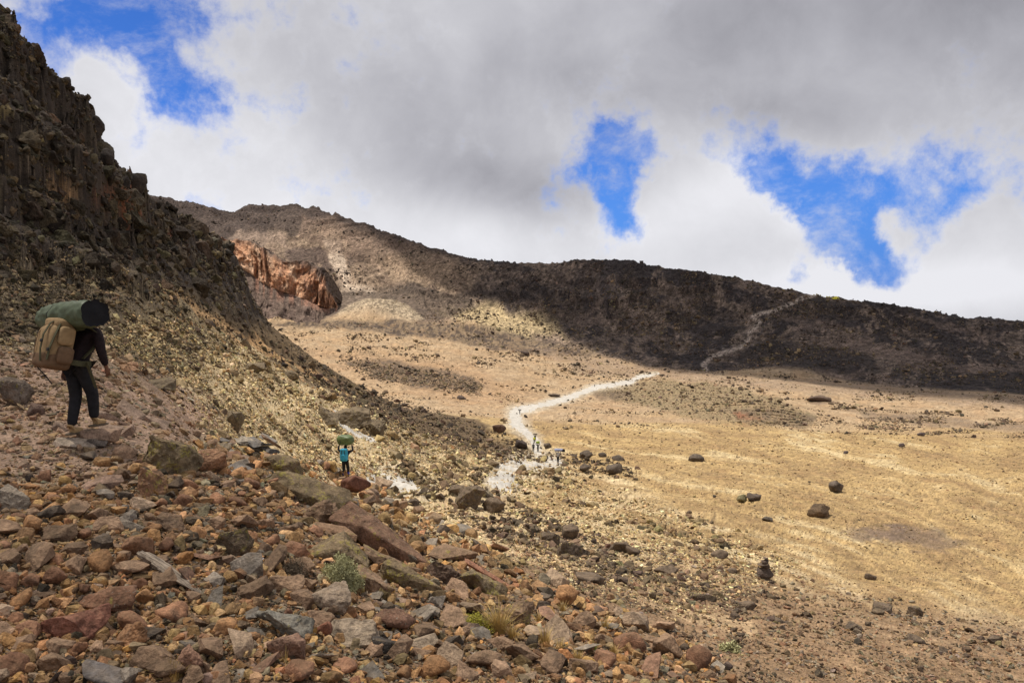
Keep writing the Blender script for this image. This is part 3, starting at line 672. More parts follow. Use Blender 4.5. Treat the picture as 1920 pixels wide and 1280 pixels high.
L1 = [slab_shape(1, 230 + i, .14 + .02 * (i % 4)) for i in range(8)]
def pal(n, cols, wts, var=.22):
    cols = np.array(cols) * np.array((1.03, 1., .88)); i = rng.choice(len(cols), n, p=np.array(wts) / np.sum(wts))
    return np.clip(cols[i] * .86 * (1 + rng.normal(0, var * 1.1, (n, 1))) * (1 + rng.normal(0, .05, (n, 3))), .01, .8)
RED = [(.36, .20, .10), (.42, .255, .13), (.25, .15, .082), (.48, .315, .175), (.20, .145, .10), (.25, .205, .155), (.44, .24, .09), (.085, .065, .052)]
REDW = [4, 4, 3.5, 2.2, 2, 1.0, .8, 1.6]
PALE = [(.62, .49, .29), (.50, .38, .21), (.32, .23, .13), (.64, .53, .36), (.12, .088, .06), (.36, .225, .115)]
PALEW = [5, 3, 2, 2.4, 1.8, 1.3]
DARK = [(.11, .08, .06), (.15, .105, .075), (.08, .062, .05), (.19, .14, .09)]
DARKW = [3, 3, 2, 1.5]
GREY = [(.25, .21, .165), (.18, .155, .13), (.32, .26, .19), (.12, .105, .09), (.32, .22, .14)]
GREYW = [3, 3, 2, 2, 1.5]

# visible vertices are the candidate spots; area weight so that spots are even over the view
vi, vj = np.nonzero(VIS & (PX > -60) & (PX < 1980))
vpx = PX[vi, vj]; vpy = PY[vi, vj]; vY = YG[vi, vj]; vX = XG[vi, vj]
dpy = np.abs(np.gradient(PY, axis=0))[vi, vj]; dpx = np.abs(np.gradient(PX, axis=1))[vi, vj]
varea = np.clip(dpy, 0, 12) * np.clip(dpx, 0, 12)
clump = np.clip(.5 + fbm(vX / vY * 34, np.log(vY) * 26, 4, 301) * 2.6, .03, 1)
offpath = 1 - .93 * PATH[vi, vj]
def spots(n, weight, jit=1.0):
    w = varea * weight * offpath; w = w / w.sum()
    k = rng.choice(len(w), n, p=w)
    X = vX[k] + rng.normal(0, jit, n) * vY[k] / F; Y = vY[k] * (1 + rng.normal(0, .0015, n) * jit)
    return X, Y, k
FGP = [(-80, 1330), (-80, 900), (60, 870), (250, 850), (380, 820), (520, 860), (680, 890), (800, 960), (960, 1060), (1100, 1130), (1300, 1210), (1420, 1330)]
def scatter(name, n, weight, smin, smax, alpha, protos, palette, mat, label, cat, tilt=.35, sink=.25, real=None, al=.7):
    X, Y, k = spots(n, weight)
    u = rng.uniform(0, 1, n); s = smin * (1 - u * (1 - (smin / smax) ** alpha)) ** (-1 / alpha)   # apparent half size in px, power law
    size = s * Y / F
    if real: size = np.clip(size, real[0], real[1])
    Z = height(X, Y); N = ground_normal(X, Y); N = N * al + np.array([0, 0, 1 - al]); N /= np.linalg.norm(N, axis=1)[:, None]
    R = align(N) @ rotz_tilt(n, tilt)
    P = np.stack([X, Y, Z], 1) + N * (size * sink)[:, None]
    o = merged(name, P, size, R, protos, palette(n), mat)
    return tag(o, label, cat, kind='stuff')
wfg = softpoly(vpx, vpy, FGP, 14)
trod = softpoly(vpx, vpy, [(-60, 640), (180, 650), (330, 700), (440, 790), (300, 850), (240, 890), (-60, 910)], 14)
midw = softpoly(vpx, vpy, [(-40, 650), (140, 640), (270, 600), (360, 600), (560, 710), (800, 820), (1000, 860), (1200, 940), (1500, 1060), (1300, 1160), (900, 1060), (700, 930), (520, 880), (400, 830), (300, 690), (150, 640), (-40, 655)], 22)
print('grid done')
def hullp(seed, npts, dims, boxy=.6):
    import bmesh
    g = np.random.default_rng(seed); p = g.uniform(-1, 1, (npts, 3)); m = np.abs(p).max(1)[:, None]; l = np.linalg.norm(p, axis=1)[:, None]
    p = p / (m * boxy + l * (1 - boxy)) * g.uniform(.8, 1, (npts, 1)) * np.array(dims)
    bm = bmesh.new(); [bm.verts.new(q) for q in p]; bmesh.ops.convex_hull(bm, input=list(bm.verts)); bmesh.ops.delete(bm, geom=[v for v in bm.verts if not v.link_faces], context='VERTS')
    bm.verts.index_update(); bmesh.ops.triangulate(bm, faces=bm.faces); v = np.array([x.co[:] for x in bm.verts]); f = np.array([[w.index for w in x.verts] for x in bm.faces]); bm.free()
    return v, f
import bmesh
def hull(seed, npts=14, dims=(1, 1, .7), cuts=0, rough=.0, boxy=.5, smoothd=0):
    """crisp angular block: the hull of random points, optionally refined and roughened"""
    g = np.random.default_rng(seed)
    p = g.uniform(-1, 1, (npts, 3)); m = np.abs(p).max(1)[:, None]; l = np.linalg.norm(p, axis=1)[:, None]
    p = p / (m * boxy + l * (1 - boxy)) * g.uniform(.8, 1, (npts, 1)); p *= np.array(dims)
    bm = bmesh.new(); vs = [bm.verts.new(q) for q in p]
    r = bmesh.ops.convex_hull(bm, input=vs)
    bmesh.ops.delete(bm, geom=[v for v in bm.verts if not v.link_faces], context='VERTS')
    if cuts:
        bmesh.ops.bevel(bm, geom=list(bm.edges), offset=.05 * min(dims), segments=2, affect='EDGES', profile=.6)
        bmesh.ops.triangulate(bm, faces=bm.faces)
        for it in range(cuts):
            es = [e for e in bm.edges if e.calc_length() > .34 * max(dims) / (1.7 ** it)]
            if es: bmesh.ops.subdivide_edges(bm, edges=es, cuts=1)
            bmesh.ops.triangulate(bm, faces=bm.faces)
    v = np.array([x.co[:] for x in bm.verts])
    if rough:
        bm.normal_update(); nn = np.array([x.normal[:] for x in bm.verts])
        s = 1.0 / max(dims)
        d = fbm3(v * 2.3 * s + seed % 97, 3, seed) * 1.5 + (np.abs(fbm3(v * 5.5 * s + 3, 2, seed + 5)) * -1.3 + .15) * .7
        v = v + nn * d[:, None] * rough * min(1, 1.6 * min(dims) / max(dims))
    f = np.array([[w.index for w in x.verts] for x in (bm.verts.ensure_lookup_table(), bm.faces)[1]]) if all(len(x.verts) == 3 for x in bm.faces) else None
    if f is None:
        bmesh.ops.triangulate(bm, faces=bm.faces); f = np.array([[w.index for w in x.verts] for x in bm.faces])
    bm.free()
    e = (v.max(0) - v.min(0)) / 2; c0 = (v.max(0) + v.min(0)) / 2
    return (v - c0) / e * np.array(dims), f
HB = [hullp(1000 + i, 13, (1, .8 + .02 * (i % 5), .55 + .03 * (i % 6)), .5) for i in range(22)]
HS = [hullp(1100 + i, 10, (1, .7, .12 + .02 * (i % 4)), .8) for i in range(16)]
scatter('rubble', 4800, wfg * (1 - .9 * trod), 5.5, 21, 1.6, HB + B3[:9], lambda n: pal(n, RED, REDW, .26), M_rock, 'red-brown stones making up the foreground rubble', 'rubble', .5, .3)
scatter('small_rubble', 11000, wfg * (1 - .9 * trod), 2.2, 7, 1.7, HB + B2[:8], lambda n: pal(n, RED, REDW, .28), M_rock, 'small red-brown stones filling the gaps of the foreground rubble', 'rubble', .5, .25)
scatter('gravel', 15000, wfg * 1. + trod * .8, 1.0, 3.2, 1.6, HB, lambda n: pal(n, RED + GREY, REDW + GREYW), M_rock, 'fine gravel lying between the foreground stones', 'gravel')
scatter('slate_chips', 5600, wfg * (vpx > 380) * clump + wfg * .12 + trod * .2, 3.0, 13, 1.7, HS, lambda n: pal(n, GREY, GREYW, .3), M_rock, 'flat grey splinters of rock strewn through the foreground rubble', 'stone chips', .28, .2)
scatter('trail_stones', 2600, trod * (.3 + clump), 2.4, 15, 1.6, HB + HS[:8], lambda n: pal(n, [(.40, .27, .18), (.33, .215, .14), (.24, .17, .125), (.45, .33, .23)], [3, 3, 2, 2]), M_rock, 'pale pinkish stones on the trodden ground beside the porter', 'stones')
scatter('scree', 30000, midw * (.3 + clump) * (1 - .35 * (vpx > 900)), 1.2, 5.0, 2.1, HB, lambda n: pal(n, PALE, PALEW, .3), M_rock, 'pale yellow angular scree covering the middle slope', 'scree', .5)
scatter('scree_plates', 9000, midw * (.3 + clump) * (1 - .35 * (vpx > 900)), 1.8, 7.5, 1.9, HS, lambda n: pal(n, PALE, PALEW, .3), M_rock, 'thin pale plates of broken rock on the middle slope', 'scree', .5, .2)
oc = np.clip(fbm(vX / vY * 16 + 4, np.log(vY) * 11, 4, 305) * 5 - .35, 0, 1)
scatter('outcrop_blocks', 1700, midw * oc * (vpy > 560), 3.5, 15, 1.7, HB + B3[:6], lambda n: pal(n, [(.16, .115, .072), (.105, .078, .052), (.24, .175, .10), (.33, .25, .14)], [3, 2, 3, 2], .25), M_rock, 'dark brown blocks breaking out of the middle slope in clusters', 'blocks', .5, .1)
lr = softpoly(vpx, vpy, [(860, 960), (1300, 1040), (1960, 1200), (1960, 1330), (1250, 1330), (1100, 1150)], 20)
BRN = [(.22, .14, .09), (.30, .19, .12), (.13, .09, .062), (.36, .26, .16), (.25, .21, .165)]
scatter('brown_stones', 11000, lr * (.2 + clump), 1.3, 9, 1.8, HB, lambda n: pal(n, BRN, [3, 3, 2.5, 1.5, 1.5]), M_rock, 'brown stones scattered over the lower right slope', 'stones', .5)
scatter('dark_blocks', 620, lr * (.1 + clump * (clump > .5)), 3.5, 14, 1.9, HB + B3[:6], lambda n: pal(n, DARK + [(.24, .15, .10)], DARKW + [3]), M_rock, 'dark weathered blocks and cushions clustered over the lower right slope', 'blocks', .5)
scatter('grey_plates', 3800, lr * (.1 + clump * (clump > .6)), 2.0, 9, 1.8, HS, lambda n: pal(n, GREY, GREYW, .25), M_rock, 'grey rock plates littering the lower right slope', 'plates', .35, .2)
gold = softpoly(vpx, vpy, [(960, 800), (1960, 800), (1960, 1200), (1400, 1080), (1050, 960)], 20)
scatter('slope_stones', 9000, gold * (.2 + clump), .7, 3.6, 2.0, HB, lambda n: pal(n, [(.30, .2, .11), (.2, .135, .08), (.42, .32, .18), (.12, .09, .065)], [3, 3, 1.5, 1.5]), M_rock, 'small stones dotted over the golden slope', 'stones')
foot = softpoly(vpx, vpy, [(560, 700), (720, 740), (880, 790), (1000, 845), (1180, 870), (1200, 900), (1000, 880), (880, 850), (720, 790)], 10)
scatter('lava_rubble', 2600, foot * (.3 + clump), 1.4, 9, 1.9, HB + B2[:6], lambda n: pal(n, DARK, DARKW), M_far, 'dark lava rubble along the foot of the hill', 'rubble')
band2 = softpoly(vpx, vpy, [(800, 900), (960, 930), (1100, 1000), (1240, 1080), (1450, 1120), (1450, 1180), (1240, 1120), (1080, 1060), (900, 990), (780, 930)], 14)
scatter('lava_blocks', 1250, band2 * (.15 + clump * (clump > .55)), 3, 14, 1.8, HB + B3[:6], lambda n: pal(n, DARK, DARKW), M_rock, 'dark lava blocks strewn in a band above the sandy path', 'blocks')
vals = ((vY > 255) & (vY < 1050))
vcl = np.clip(.1 + fbm(vX / vY * 26, np.log(vY) * 20, 4, 401) * 5.0, .01, 1)
vw = vals * (1 - softpoly(vpx, vpy, [(622, 604), (652, 570), (685, 556), (735, 556), (765, 568), (800, 602)], 3)) * (vcl + 3.4 * softpoly(vpx, vpy, [(640, 670), (910, 715), (900, 742), (680, 705)], 8) + 3.2 * softpoly(vpx, vpy, [(1450, 735), (1960, 765), (1960, 930), (1700, 880), (1560, 800)], 26) * vcl + 1.6 * softpoly(vpx, vpy, [(500, 595), (1200, 690), (1100, 705), (900, 680), (520, 640)], 12) * vcl + 1.2 * softpoly(vpx, vpy, [(1110, 720), (1400, 715), (1530, 790), (1400, 800), (1180, 755)], 12))
scatter('valley_rocks', 13000, vw, 1.0, 6.5, 2.1, HB, lambda n: pal(n, DARK + [(.26, .19, .12)], DARKW + [2]), M_far, 'dark lava rocks dotted over the valley floor', 'lava rocks', real=(.25, 3.4))
cw = softpoly(vpx, vpy, CLIFF, 10) * (vY < 250)
scatter('crag_blocks', 8000, cw * (.15 + clump), 1.6, 13, 1.9, HB + B2[:4], lambda n: pal(n, [(.085, .065, .048), (.12, .09, .06), (.055, .043, .034), (.19, .145, .09)], [3, 3, 2, .8]), M_far, 'dark broken blocks jutting from the left hillside', 'blocks', .5, .1)
mw_ = (vY > 520) * softpoly(vpx, vpy, [(280, 350), (560, 370), (900, 475), (1200, 480), (1960, 590), (1960, 745), (1500, 712), (1290, 700), (1100, 670), (900, 610), (640, 600), (600, 480), (280, 440)], 6) * (1 - softpoly(vpx, vpy, [(622, 604), (652, 570), (685, 556), (735, 556), (765, 568), (800, 602)], 4))
mcl = np.clip(fbm(vX / vY * 40, np.log(vY) * 34, 4, 431) * 5 + .1, .02, 1)
scatter('ridge_rocks', 7500, mw_ * mcl * (1 - .6 * (vpx < 860)), .9, 4.2, 2.0, HB, lambda n: pal(n, [(.075, .058, .05), (.055, .044, .04), (.11, .082, .066), (.19, .135, .10)], [3, 3, 2, 1]), M_far, 'dark crags and loose blocks strewn over the volcanic ridge', 'rocks', real=(.4, 6))
scatter('dry_tussocks', 9000, (vals + .8 * gold) * (.15 + vcl), .6, 1.7, 2.2, B1[:4], lambda n: pal(n, [(.20, .145, .07), (.15, .11, .06), (.25, .18, .09)], [3, 2, 2]), M_far, 'low dry tussocks peppering the valley and the golden slope', 'tussocks')
cu = cw * ss(vpy, 560, 470)
hcr = [(lambda q: (q[0] * np.array((1, 1, 1.15)), q[1]))(hull(1300 + i, 15, (1, .8, .8), 3, .22, .65)) for i in range(8)]
scatter('crag_outcrops', 430, cu * (.2 + clump), 6, 30, 1.7, hcr, lambda n: pal(n, [(.07, .054, .041), (.09, .068, .048), (.052, .041, .033), (.13, .092, .057)], [3, 3, 2, .8]), M_far, 'dark rock outcrops standing out of the left hillside', 'outcrops', .5, -.15)
lw = softpoly(vpx, vpy, [(-40, 440), (200, 500), (330, 560), (440, 650), (340, 700), (200, 660), (-40, 660)], 26)
scatter('hill_rubble', 9000, lw * (.2 + clump), 1.3, 9, 1.8, HB + HS[:8], lambda n: pal(n, [(.13, .10, .064), (.2, .15, .09), (.085, .066, .046), (.44, .34, .2), (.3, .21, .12)], [3, 3, 3, 1.2, 1.2], .25), M_rock, 'dark mottled rubble on the hillside behind the nearest porter', 'rubble', .5)
print('stuff done')

# ------------------------------------------------------------------ clouds that shade part of the land
def cloud_mat(name, dens):
    m = bpy.data.materials.new(name); m.use_nodes = True; t = NT(m.node_tree); t.n.clear()
    co = t.node('ShaderNodeTexCoord').outputs['Object']
    at = t.node('ShaderNodeAttribute', attribute_name='Col').outputs['Fac']
    n = t.noise(co, .009, 5, .6)
    a = t.sstep(t.m('ADD', at, t.m('MULTIPLY', t.m('SUBTRACT', n, .5), .9)), .15, .55)
    a = t.m('MULTIPLY', a, dens)
    tr = t.node('ShaderNodeBsdfTransparent'); d = t.node('ShaderNodeBsdfTranslucent'); d.inputs[0].default_value = (.9, .9, .93, 1)
    d2 = t.node('ShaderNodeBsdfDiffuse'); d2.inputs[0].default_value = (.9, .9, .92, 1)
    mx = t.node('ShaderNodeMixShader'); mx.inputs[0].default_value = .5; t.l.new(d.outputs[0], mx.inputs[1]); t.l.new(d2.outputs[0], mx.inputs[2])
    mm = t.node('ShaderNodeMixShader'); t.l.new(a, mm.inputs[0]); t.l.new(tr.outputs[0], mm.inputs[1]); t.l.new(mx.outputs[0], mm.inputs[2])
    o = t.node('ShaderNodeOutputMaterial'); t.l.new(mm.outputs[0], o.inputs[0]); return m
def cloud(name, foot, alt, edge, mat, label, seed):
    """a flat-bottomed cumulus whose shadow falls on the polygon foot (ground points x, y, z)"""
    P = []
    for (x, y, z) in foot:
        L = (alt - z) / SUNV[2]; P.append((x + SUNV[0] * L, y + SUNV[1] * L))
    P = np.array(P); lo = P.min(0) - edge; hi = P.max(0) + edge; n = 110
    gx, gy = np.meshgrid(np.linspace(lo[0], hi[0], n), np.linspace(lo[1], hi[1], n))
    nz = fbm(gx / (edge * 2.2), gy / (edge * 2.2), 4, seed)
    inside = softpoly(gx + nz * edge * 1.6, gy - nz * edge * 1.6, [tuple(p) for p in P], edge)
    thick = edge * 1.4 * np.sqrt(np.clip(inside, 0, 1)) * (1 + 1.2 * fbm(gx / edge, gy / edge, 4, seed + 3))
    top = np.stack([gx, gy, alt + thick], -1).reshape(-1, 3); bot = np.stack([gx, gy, alt - .12 * thick - 1], -1).reshape(-1, 3)
    a = np.clip(inside, 0, 1).reshape(-1)
    r, c = np.nonzero((inside[:-1, :-1] > .02) | (inside[1:, 1:] > .02))
    q = np.stack([r * n + c, r * n + c + 1, (r + 1) * n + c + 1, (r + 1) * n + c], 1)
    V = np.vstack([top, bot]); Q = np.vstack([q, q[:, ::-1] + n * n]); A = np.concatenate([a, a])
    return tag(mesh_np(name, V, Q, mat, np.repeat(A[:, None], 3, 1), smooth=True), label, 'cloud', kind='structure')
def gpt(px, py, Y):
    a, b, c = ray(px, py); x = a / b * Y; return (x, Y, float(base_h(np.array([x]), np.array([Y]))[0]))
CM = cloud_mat("thick_cloud", 1.0)
cloud("cloud", [gpt(700, 520, 1500), gpt(850, 560, 1180), gpt(980, 590, 1060), gpt(1080, 650, 830), gpt(1180, 680, 715), gpt(1290, 705, 610), gpt(1500, 720, 535), gpt(1700, 735, 470), gpt(1950, 752, 430), gpt(2600, 780, 420),
               gpt(3400, 500, 700), gpt(2600, 500, 1500), gpt(1500, 500, 1750), gpt(900, 480, 1750)], 1250, 45, CM, "thick grey cloud shading the dark ridge", 501)
cloud("cloud", [gpt(250, 400, 2060), gpt(250, 520, 1750), gpt(420, 440, 1740), gpt(560, 430, 1640), gpt(740, 470, 1400), gpt(860, 500, 1290), gpt(800, 480, 1650), gpt(600, 400, 2060)], 1700, 40,
      cloud_mat("thin_cloud", .22), "thin cloud shading the highest crags of the ridge", 511)
cloud("cloud", [(-190, 70, 60), (-70, 84, 20), (-40, 95, 8), (-30, 75, 4), (-22, 50, 2), (-17, 34, 2), (-12, 22, 0), (-6.5, 15, 0), (-3.6, 10.5, 0), (-3.2, 6, 0), (-4, 2, 0), (-10, -40, 0), (-190, -30, 40)], 420, 9,
      cloud_mat("veil_cloud", .36), "thin cloud veiling the near hillside", 521)

# ------------------------------------------------------------------ larger rocks
import bmesh
HERO = []          # landmarks used for labels: px, py, short name
def hero(px, py, w, h, ang=0, col=(.25, .14, .09), mat=None, label='', cat='rock', name='rock', depth=None, kind='block', spin=0., rough=.10, group=None, seed=None, ymin=0, ymax=1e9, short=None):
    """one big rock, w by h source pixels, tilted ang degrees clockwise as seen"""
    bx, by, bz = locate(px, min(py + h * .30, 1275), ymin, ymax)
    Y = by; sc = Y / F; a, b, c = ray(px, py); X = a / b * Y; Z = EYE + c / b * Y
    seed = seed or int(px * 7 + py * 13) % 9973
    big = 1.16 if (px < 1050 and py > 840) else 1.0; W = w / 2 * sc * 1.06 * big; Hh = h / 2 * sc * 1.10 * big; D = (depth or min(max(w, h) * .8, 2.2 * min(w, h))) / 2 * sc
    if kind == 'block': v, f = hull(seed, 15, (W, D, Hh), 4 if w > 36 else 3, rough * 1.7 * W, .75)
    elif kind == 'rough': v, f = rock_shape(4 if w > 36 else 3, seed, 16, 1, .09); v = v / np.abs(v).max(0) * np.array((W, D, Hh))
    elif kind == 'slab': v, f = hull(seed, 12, (W, D, Hh), 3, rough * .5 * Hh, .9)
    A = Euler((0, radians(ang), radians(spin))).to_matrix()
    v = v @ np.array(A).T
    o = mesh_np(name, v, f, mat or M_rock, smooth=(kind == 'rough'))
    if kind != 'rough':
        pass
    o.location = (X, Y, Z); o.color = (col[0] * .86, col[1] * .86, col[2] * .86, 1)
    tag(o, label, cat, group)
    if short: HERO.append((px, py, short, w, h))
    return o
BR = (.25, .16, .10); RD = (.32, .175, .10); GY = (.27, .225, .175); LT = (.40, .31, .22); DK = (.095, .07, .055); OC = (.42, .22, .09); OL = (.20, .145, .085)
def R(*a, **k): return hero(*a, **k)
R(328, 862, 98, 62, 38, OL, M_lich, "large tilted brown boulder with yellow-green lichen, left of its smaller lichen neighbour", short="the big tilted lichen boulder")
R(388, 868, 58, 48, -35, RD, M_lich2, "wedge-shaped reddish boulder with lichen leaning on the big tilted boulder", short="the wedge-shaped lichen boulder")
R(284, 910, 46, 54, 10, RD, M_lich, "upright reddish-brown block with lichen just below the big tilted boulder")
R(534, 880, 60, 42, 8, OL, M_lich, "yellow-green lichen block on top of the overhanging outcrop", short="the yellow-green lichen block")
R(578, 928, 138, 46, 17, OL, M_lich, "long lichen-covered outcrop slab overhanging a dark gap", depth=60, short="the overhanging outcrop slab")
R(566, 908, 74, 16, 15, (.36, .19, .12), M_lich2, "smooth reddish slab lying on the overhanging outcrop", kind='slab', depth=40)
R(600, 965, 58, 38, -25, BR, M_lich2, "pointed brown slab standing below the overhanging outcrop", short="the pointed brown slab")
R(618, 992, 92, 10, 13, (.33, .2, .12), M_lich2, "thin reddish plate of rock sticking out below the pointed slab", kind='slab', depth=40, name='rock_slab')
R(715, 1018, 178, 46, 35, (.22, .125, .08), M_lich2, "longest red-brown bedrock slab slanting down through the middle of the foreground", depth=60, name='bedrock_slab', short="the longest bedrock slab")
R(634, 1038, 104, 52, 28, OL, M_lich, "hump-backed lichen boulder just above the grey-green shrub", short="the hump-backed lichen boulder")
R(728, 1060, 100, 28, 28, BR, M_lich, "brown slab stepped below the longest bedrock slab", depth=50, name='bedrock_slab')
R(778, 1092, 118, 40, 27, OL, M_lich, "broad lichen-yellowed slab right of the shrub", depth=60, name='bedrock_slab', short="the broad lichen slab")
R(690, 1090, 80, 46, 40, BR, M_lich2, "brown slanting slab directly right of the shrub", name='bedrock_slab')
R(836, 1080, 66, 40, 24, (.13, .085, .06), M_lich2, "dark rounded block wedged under the flat-topped block", short="the dark wedged block")
R(850, 1043, 80, 30, -4, BR, M_lich2, "flat-topped brown block perched above a dark hollow", short="the flat-topped block")
R(942, 1094, 142, 12, 31, (.34, .16, .10), M_rock, "long narrow red slab like a plank pointing down to the right", kind='slab', depth=22, name='rock_slab', short="the plank-like red slab")
R(903, 1098, 92, 34, 34, OL, M_lich, "lichen-yellowed slab lying under the plank-like red slab", depth=50, name='bedrock_slab')
R(968, 1157, 66, 42, -28, BR, M_lich, "leaning slab with a dark underside right of the golden grass", short="the leaning dark slab")
R(895, 1172, 110, 26, 4, OL, M_lich, "low lichen-yellow slab among the golden grass", depth=40)
R(663, 1190, 88, 48, -5, LT, M_rock, "smooth light tan boulder with a flat face, bottom centre", short="the smooth light tan boulder")
R(620, 1125, 68, 54, 12, (.33, .25, .18), M_lich2, "pale grey-brown block below the shrub, propped by a thin slab", short="the pale propped block")
R(598, 1162, 56, 8, -56, (.27, .2, .13), M_rock, "thin slab standing on end against the pale block", kind='slab', depth=18, name='rock_slab')
R(607, 1180, 34, 30, 0, (.26, .115, .07), M_rock, "small rust-red round rock below the thin standing slab", kind='rough')
R(530, 1170, 96, 52, 14, (.24, .22, .18), M_lich2, "grey-topped slab with a dark broken front face", short="the grey-topped slab")
R(735, 1160, 76, 54, 8, (.22, .12, .08), M_lich2, "rough red-brown boulder between the tan boulder and the broad lichen slab", kind='rough', short="the rough red-brown boulder")
R(722, 1212, 50, 42, 5, (.07, .058, .05), M_lich2, "black bubbly lava stone right of the smooth tan boulder", kind='rough')
R(790, 1208, 58, 24, -18, LT, M_rock, "light tan slab tilted up at its right end", kind='slab', depth=36, name='rock_slab')
R(790, 1150, 58, 16, -20, GY, M_rock, "pale grey-green splinter slab above the tilted tan slab", kind='slab', depth=36, name='rock_slab')
R(903, 1238, 66, 36, 5, BR, M_rock, "dull brown rounded boulder near the bottom edge below the golden grass", kind='rough', short="the dull brown boulder")
R(327, 984, 54, 34, 6, BR, M_rock, "squarish brown block below the big tilted boulder", short="the squarish brown block")
R(255, 1024, 60, 46, 8, RD, M_rock, "rough rust-red lava stone left of the weathered log", kind='rough', short="the rough rust-red stone")
R(213, 1128, 108, 48, 3, (.24, .125, .075), M_lich2, "wide flat-topped brown boulder overhanging a dark gap at lower left", kind='rough', short="the wide flat boulder")
R(128, 1164, 118, 42, 2, (.27, .12, .08), M_rock, "long low red boulder left of the wide flat-topped boulder", short="the long low red boulder")
R(32, 938, 52, 44, 5, GY, M_rock, "grey-brown block at the left edge above the red rubble", short="the grey-brown edge block")
R(440, 1018, 56, 56, 15, (.14, .10, .065), M_lich, "dark upright lichen boulder between the white scrap and the brown block", short="the dark upright lichen boulder")
R(280, 1232, 80, 52, 10, BR, M_rock, "big dull brown rough stone near the bottom edge left of the pinkish wedge", kind='rough', short="the big dull brown stone")
R(348, 1244, 48, 44, -30, (.36, .2, .13), M_rock, "pinkish wedge-shaped stone beside a grass tuft at the bottom edge", short="the pinkish wedge")
R(245, 1194, 54, 44, -10, (.34, .18, .09), M_rock, "orange-brown angular stone below the wide flat-topped boulder")
R(195, 1258, 80, 40, -14, (.2, .175, .16), M_rock, "smooth purple-grey slab at the bottom edge", kind='slab', short="the smooth purple-grey slab")
R(540, 1218, 60, 44, -8, (.22, .13, .09), M_rock, "brown angular stone just below the grey-topped slab")
R(255, 990, 68, 16, 24, GY, M_rock, "tan-grey slab sloping down beside the squarish brown block", kind='slab', depth=30, name='rock_slab')
R(190, 910, 70, 24, -18, (.34, .22, .16), M_rock, "flat pink-brown slab in the gravel left of the upright block", kind='slab', depth=40, name='rock_slab')
R(22, 742, 58, 62, 8, (.17, .13, .10), M_lich2, "large grey-brown boulder at the left edge beside the porter", short="the boulder by the porter")
R(62, 770, 36, 26, 0, (.17, .11, .085), M_rock, "low dark stone at the foot of the large boulder beside the porter")
PORTER_SLAB = R(152, 829, 74, 17, 3, (.44, .35, .27), M_rock, "flat pale slab the nearest porter is stepping on", kind='slab', depth=70, name='rock_slab', seed=77)
R(178, 832, 38, 18, 3, (.15, .12, .10), M_rock, "dark stone against the right end of the pale slab under the porter")
for (x, y, w, h, a, l) in [(196, 778, 60, 14, 24, "long pinkish slab sloping right behind the porter's boots"), (242, 772, 56, 18, 34, "pinkish slab lying uphill of the long sloping slab"),
                           (210, 803, 50, 12, 8, "flat slab bridging a dark hole right of the porter's boots"), (290, 790, 58, 16, 30, "pale pink slab above the big tilted lichen boulder"),
                           (236, 812, 34, 22, -20, "small upright pink block in the gravel right of the porter"), (110, 800, 26, 22, 0, "small pink-brown stone left of the porter's boots")]:
    R(x, y, w, h, a, (.38, .265, .195), M_rock, l, kind='slab', depth=w * .6, name='rock_slab')
R(668, 906, 50, 30, 12, (.17, .075, .05), M_rock, "dark red knobbly rock hiding the second porter's feet", kind='rough', ymax=16, short="the dark red knobbly rock")
